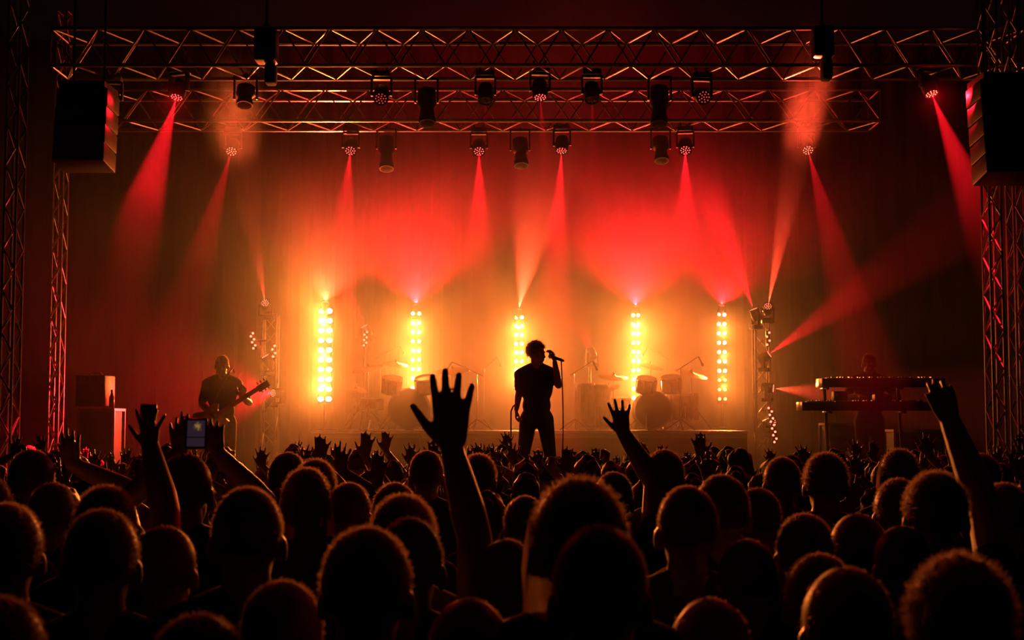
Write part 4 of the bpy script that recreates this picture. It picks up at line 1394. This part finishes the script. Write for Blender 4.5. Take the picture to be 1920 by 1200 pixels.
# everyone further forward: a few poses copied through the rows up to the stage
def crowd_pose(kind):
    F = Figure()
    torso(F, width=1.0); legs(F, 0.12); head(F)
    F.ell('hair', (0, -0.012, 1.668), (0.086, 0.104, 0.096))
    rr = random.Random(40 + kind)
    for _ in range(16):
        a_, t_ = rr.uniform(0, 6.28), rr.uniform(0, 1.5)
        F.ell('hair', (0.078 * math.sin(t_) * math.cos(a_), -0.016 + 0.094 * math.sin(t_) * math.sin(a_), 1.668 + 0.088 * math.cos(t_)), (rr.uniform(.014, .03),) * 3)
    if kind in (0, 5):
        F.ell('hair', (0, -0.1, 1.72), (0.035, 0.035, 0.035))
    if kind % 3 == 1:
        F.ell('hair', (0, -0.06, 1.60), (0.085, 0.06, 0.14))
    def up(side, w_, d=(0, .1, 1), curl=.12, spread=.8, pole=None):
        sh = V((side * 0.175, 0, 1.43))
        arm(F, sh, elbow(sh, w_, pole or (side * 0.9, 0.1, -0.5)), w_,
            dict(d=d, n=(0, -1, 0.1), side=(-side, 0, 0.05), curl=(curl,) * 4, spread=spread * 1.5, fat=1.06, size=0.95), 0.4, 1.05)
    if kind == 0:
        hang_arm(F, -1); hang_arm(F, 1)
    elif kind == 1:                       # clapping overhead
        up(-1, (-0.13, .18, 1.68), (.12, .1, 1)); up(1, (0.12, .2, 1.70), (-.05, .1, 1))
    elif kind == 2:
        hang_arm(F, -1); up(1, (0.25, .15, 1.76), (.1, .05, 1))
    elif kind == 3:
        up(-1, (-0.27, .12, 1.72), (-.1, .1, 1)); hang_arm(F, 1)
    elif kind == 4:
        up(-1, (-0.34, .1, 1.67), (-.2, .1, 1)); up(1, (0.32, .12, 1.72), (.2, .1, 1))
    elif kind == 5:                       # fist and bent arm
        up(-1, (-0.2, .22, 1.60), (.1, .2, 1), .7, .2); up(1, (0.22, .2, 1.66), (0, .1, 1), .75, .2)
    elif kind == 6:
        hang_arm(F, -1); up(1, (0.14, .26, 1.73), (-.1, .2, 1), .12, 1.3)
    return F.fuse('body', 0.0105, {'skin': M_skin, 'shirt': M_shirt, 'trousers': M_denim, 'hair': M_hair_far, 'shoe_a': M_rubber, 'shoe_b': M_rubber}, smooth=2)
POSES = [crowd_pose(k) for k in range(7)]
LAB = ['dark concertgoer, arms down', 'concertgoer clapping overhead', 'concertgoer, right arm straight up', 'concertgoer, left arm straight up',
       'concertgoer, arms spread high', 'concertgoer, both fists raised', 'concertgoer, one bent arm up']
ROWS = ['row nearest the stage', 'second row from the stage', 'third row from the stage', 'fourth row from the stage', 'fifth row from the stage', 'sixth row from the stage',
        'seventh row from the stage', 'eighth row from the stage', 'ninth row from the stage', 'tenth row from the stage', 'eleventh row from the stage', 'twelfth row from the stage']
ZONES = [(60, ', at the left edge'), (140, ', below the left towers'), (230, ', below the amplifier'), (320, ', below the dark phone'), (395, ', below the lit phone'), (470, ', below the guitarist'),
         (550, ', below the left lighting tower'), (640, ', below the brightest column'), (725, ', below the left crash cymbal'), (810, ', below the left bass drum'), (900, ', at the big raised hand'),
         (965, ', left of the singer'), (1050, ', below the singer'), (1130, ', right of the singer'), (1210, ', at the smaller raised hand'), (1300, ', below the right drum kit'),
         (1390, ', below the rightmost column'), (1470, ', below the red tower'), (1560, ', left below the keyboards'), (1650, ', below the keyboards'), (1740, ', right below the keyboards'),
         (1830, ', at the cupped hand'), (1e9, ', at the right edge')]
D = 6.4
used = set()
prev = 0
row = 0
nfar = 0
while D < 13.5:
    half = 0.375 * D + 0.2
    x = -half + random.uniform(0, 0.3)
    while x < half:
        xx, yy = x + random.uniform(-.04, .04), D + random.uniform(-.13, .13)
        x += random.uniform(0.56, 0.66)
        if any(abs(xx - a) < 0.42 and abs(yy - b_) < 0.42 for a, b_ in taken): continue
        h = random.gauss(1.665, 0.05)
        h = min(1.75, max(1.54, h))
        k = random.choices(range(7), (5, 1.6, 1.2, 1.2, .8, 1.3, 1.3))[0]
        if D < 8.0: k = random.choices(range(7), (8, .6, .4, .4, 0, .8, .5))[0]
        if k in (2, 3, 4, 6) and prev in (2, 3, 4, 6): k = random.choice((0, 1, 5, 1))
        prev = k
        o = bpy.data.objects.new('person', POSES[k])
        o.location = (xx, yy, 0)
        s_ = h / 1.765
        o.scale = (s_ * random.uniform(.95, 1.08), s_, s_)
        o.rotation_euler = (0, 0, random.uniform(-.35, .35))
        px_ = 960 + xx / yy * FPX
        zone = next(t for lim, t in ZONES if px_ < lim)
        lab = LAB[k] + ', ' + ROWS[min(11, int((13.65 - D) / 0.62))] + zone
        if lab in used: lab += ', right one'
        used.add(lab)
        tag(o, lab, 'person', 'distant crowd packed before the stage')
        C.objects.link(o)
        nfar += 1
    D += 0.62
    row += 1
print('far people', nfar)
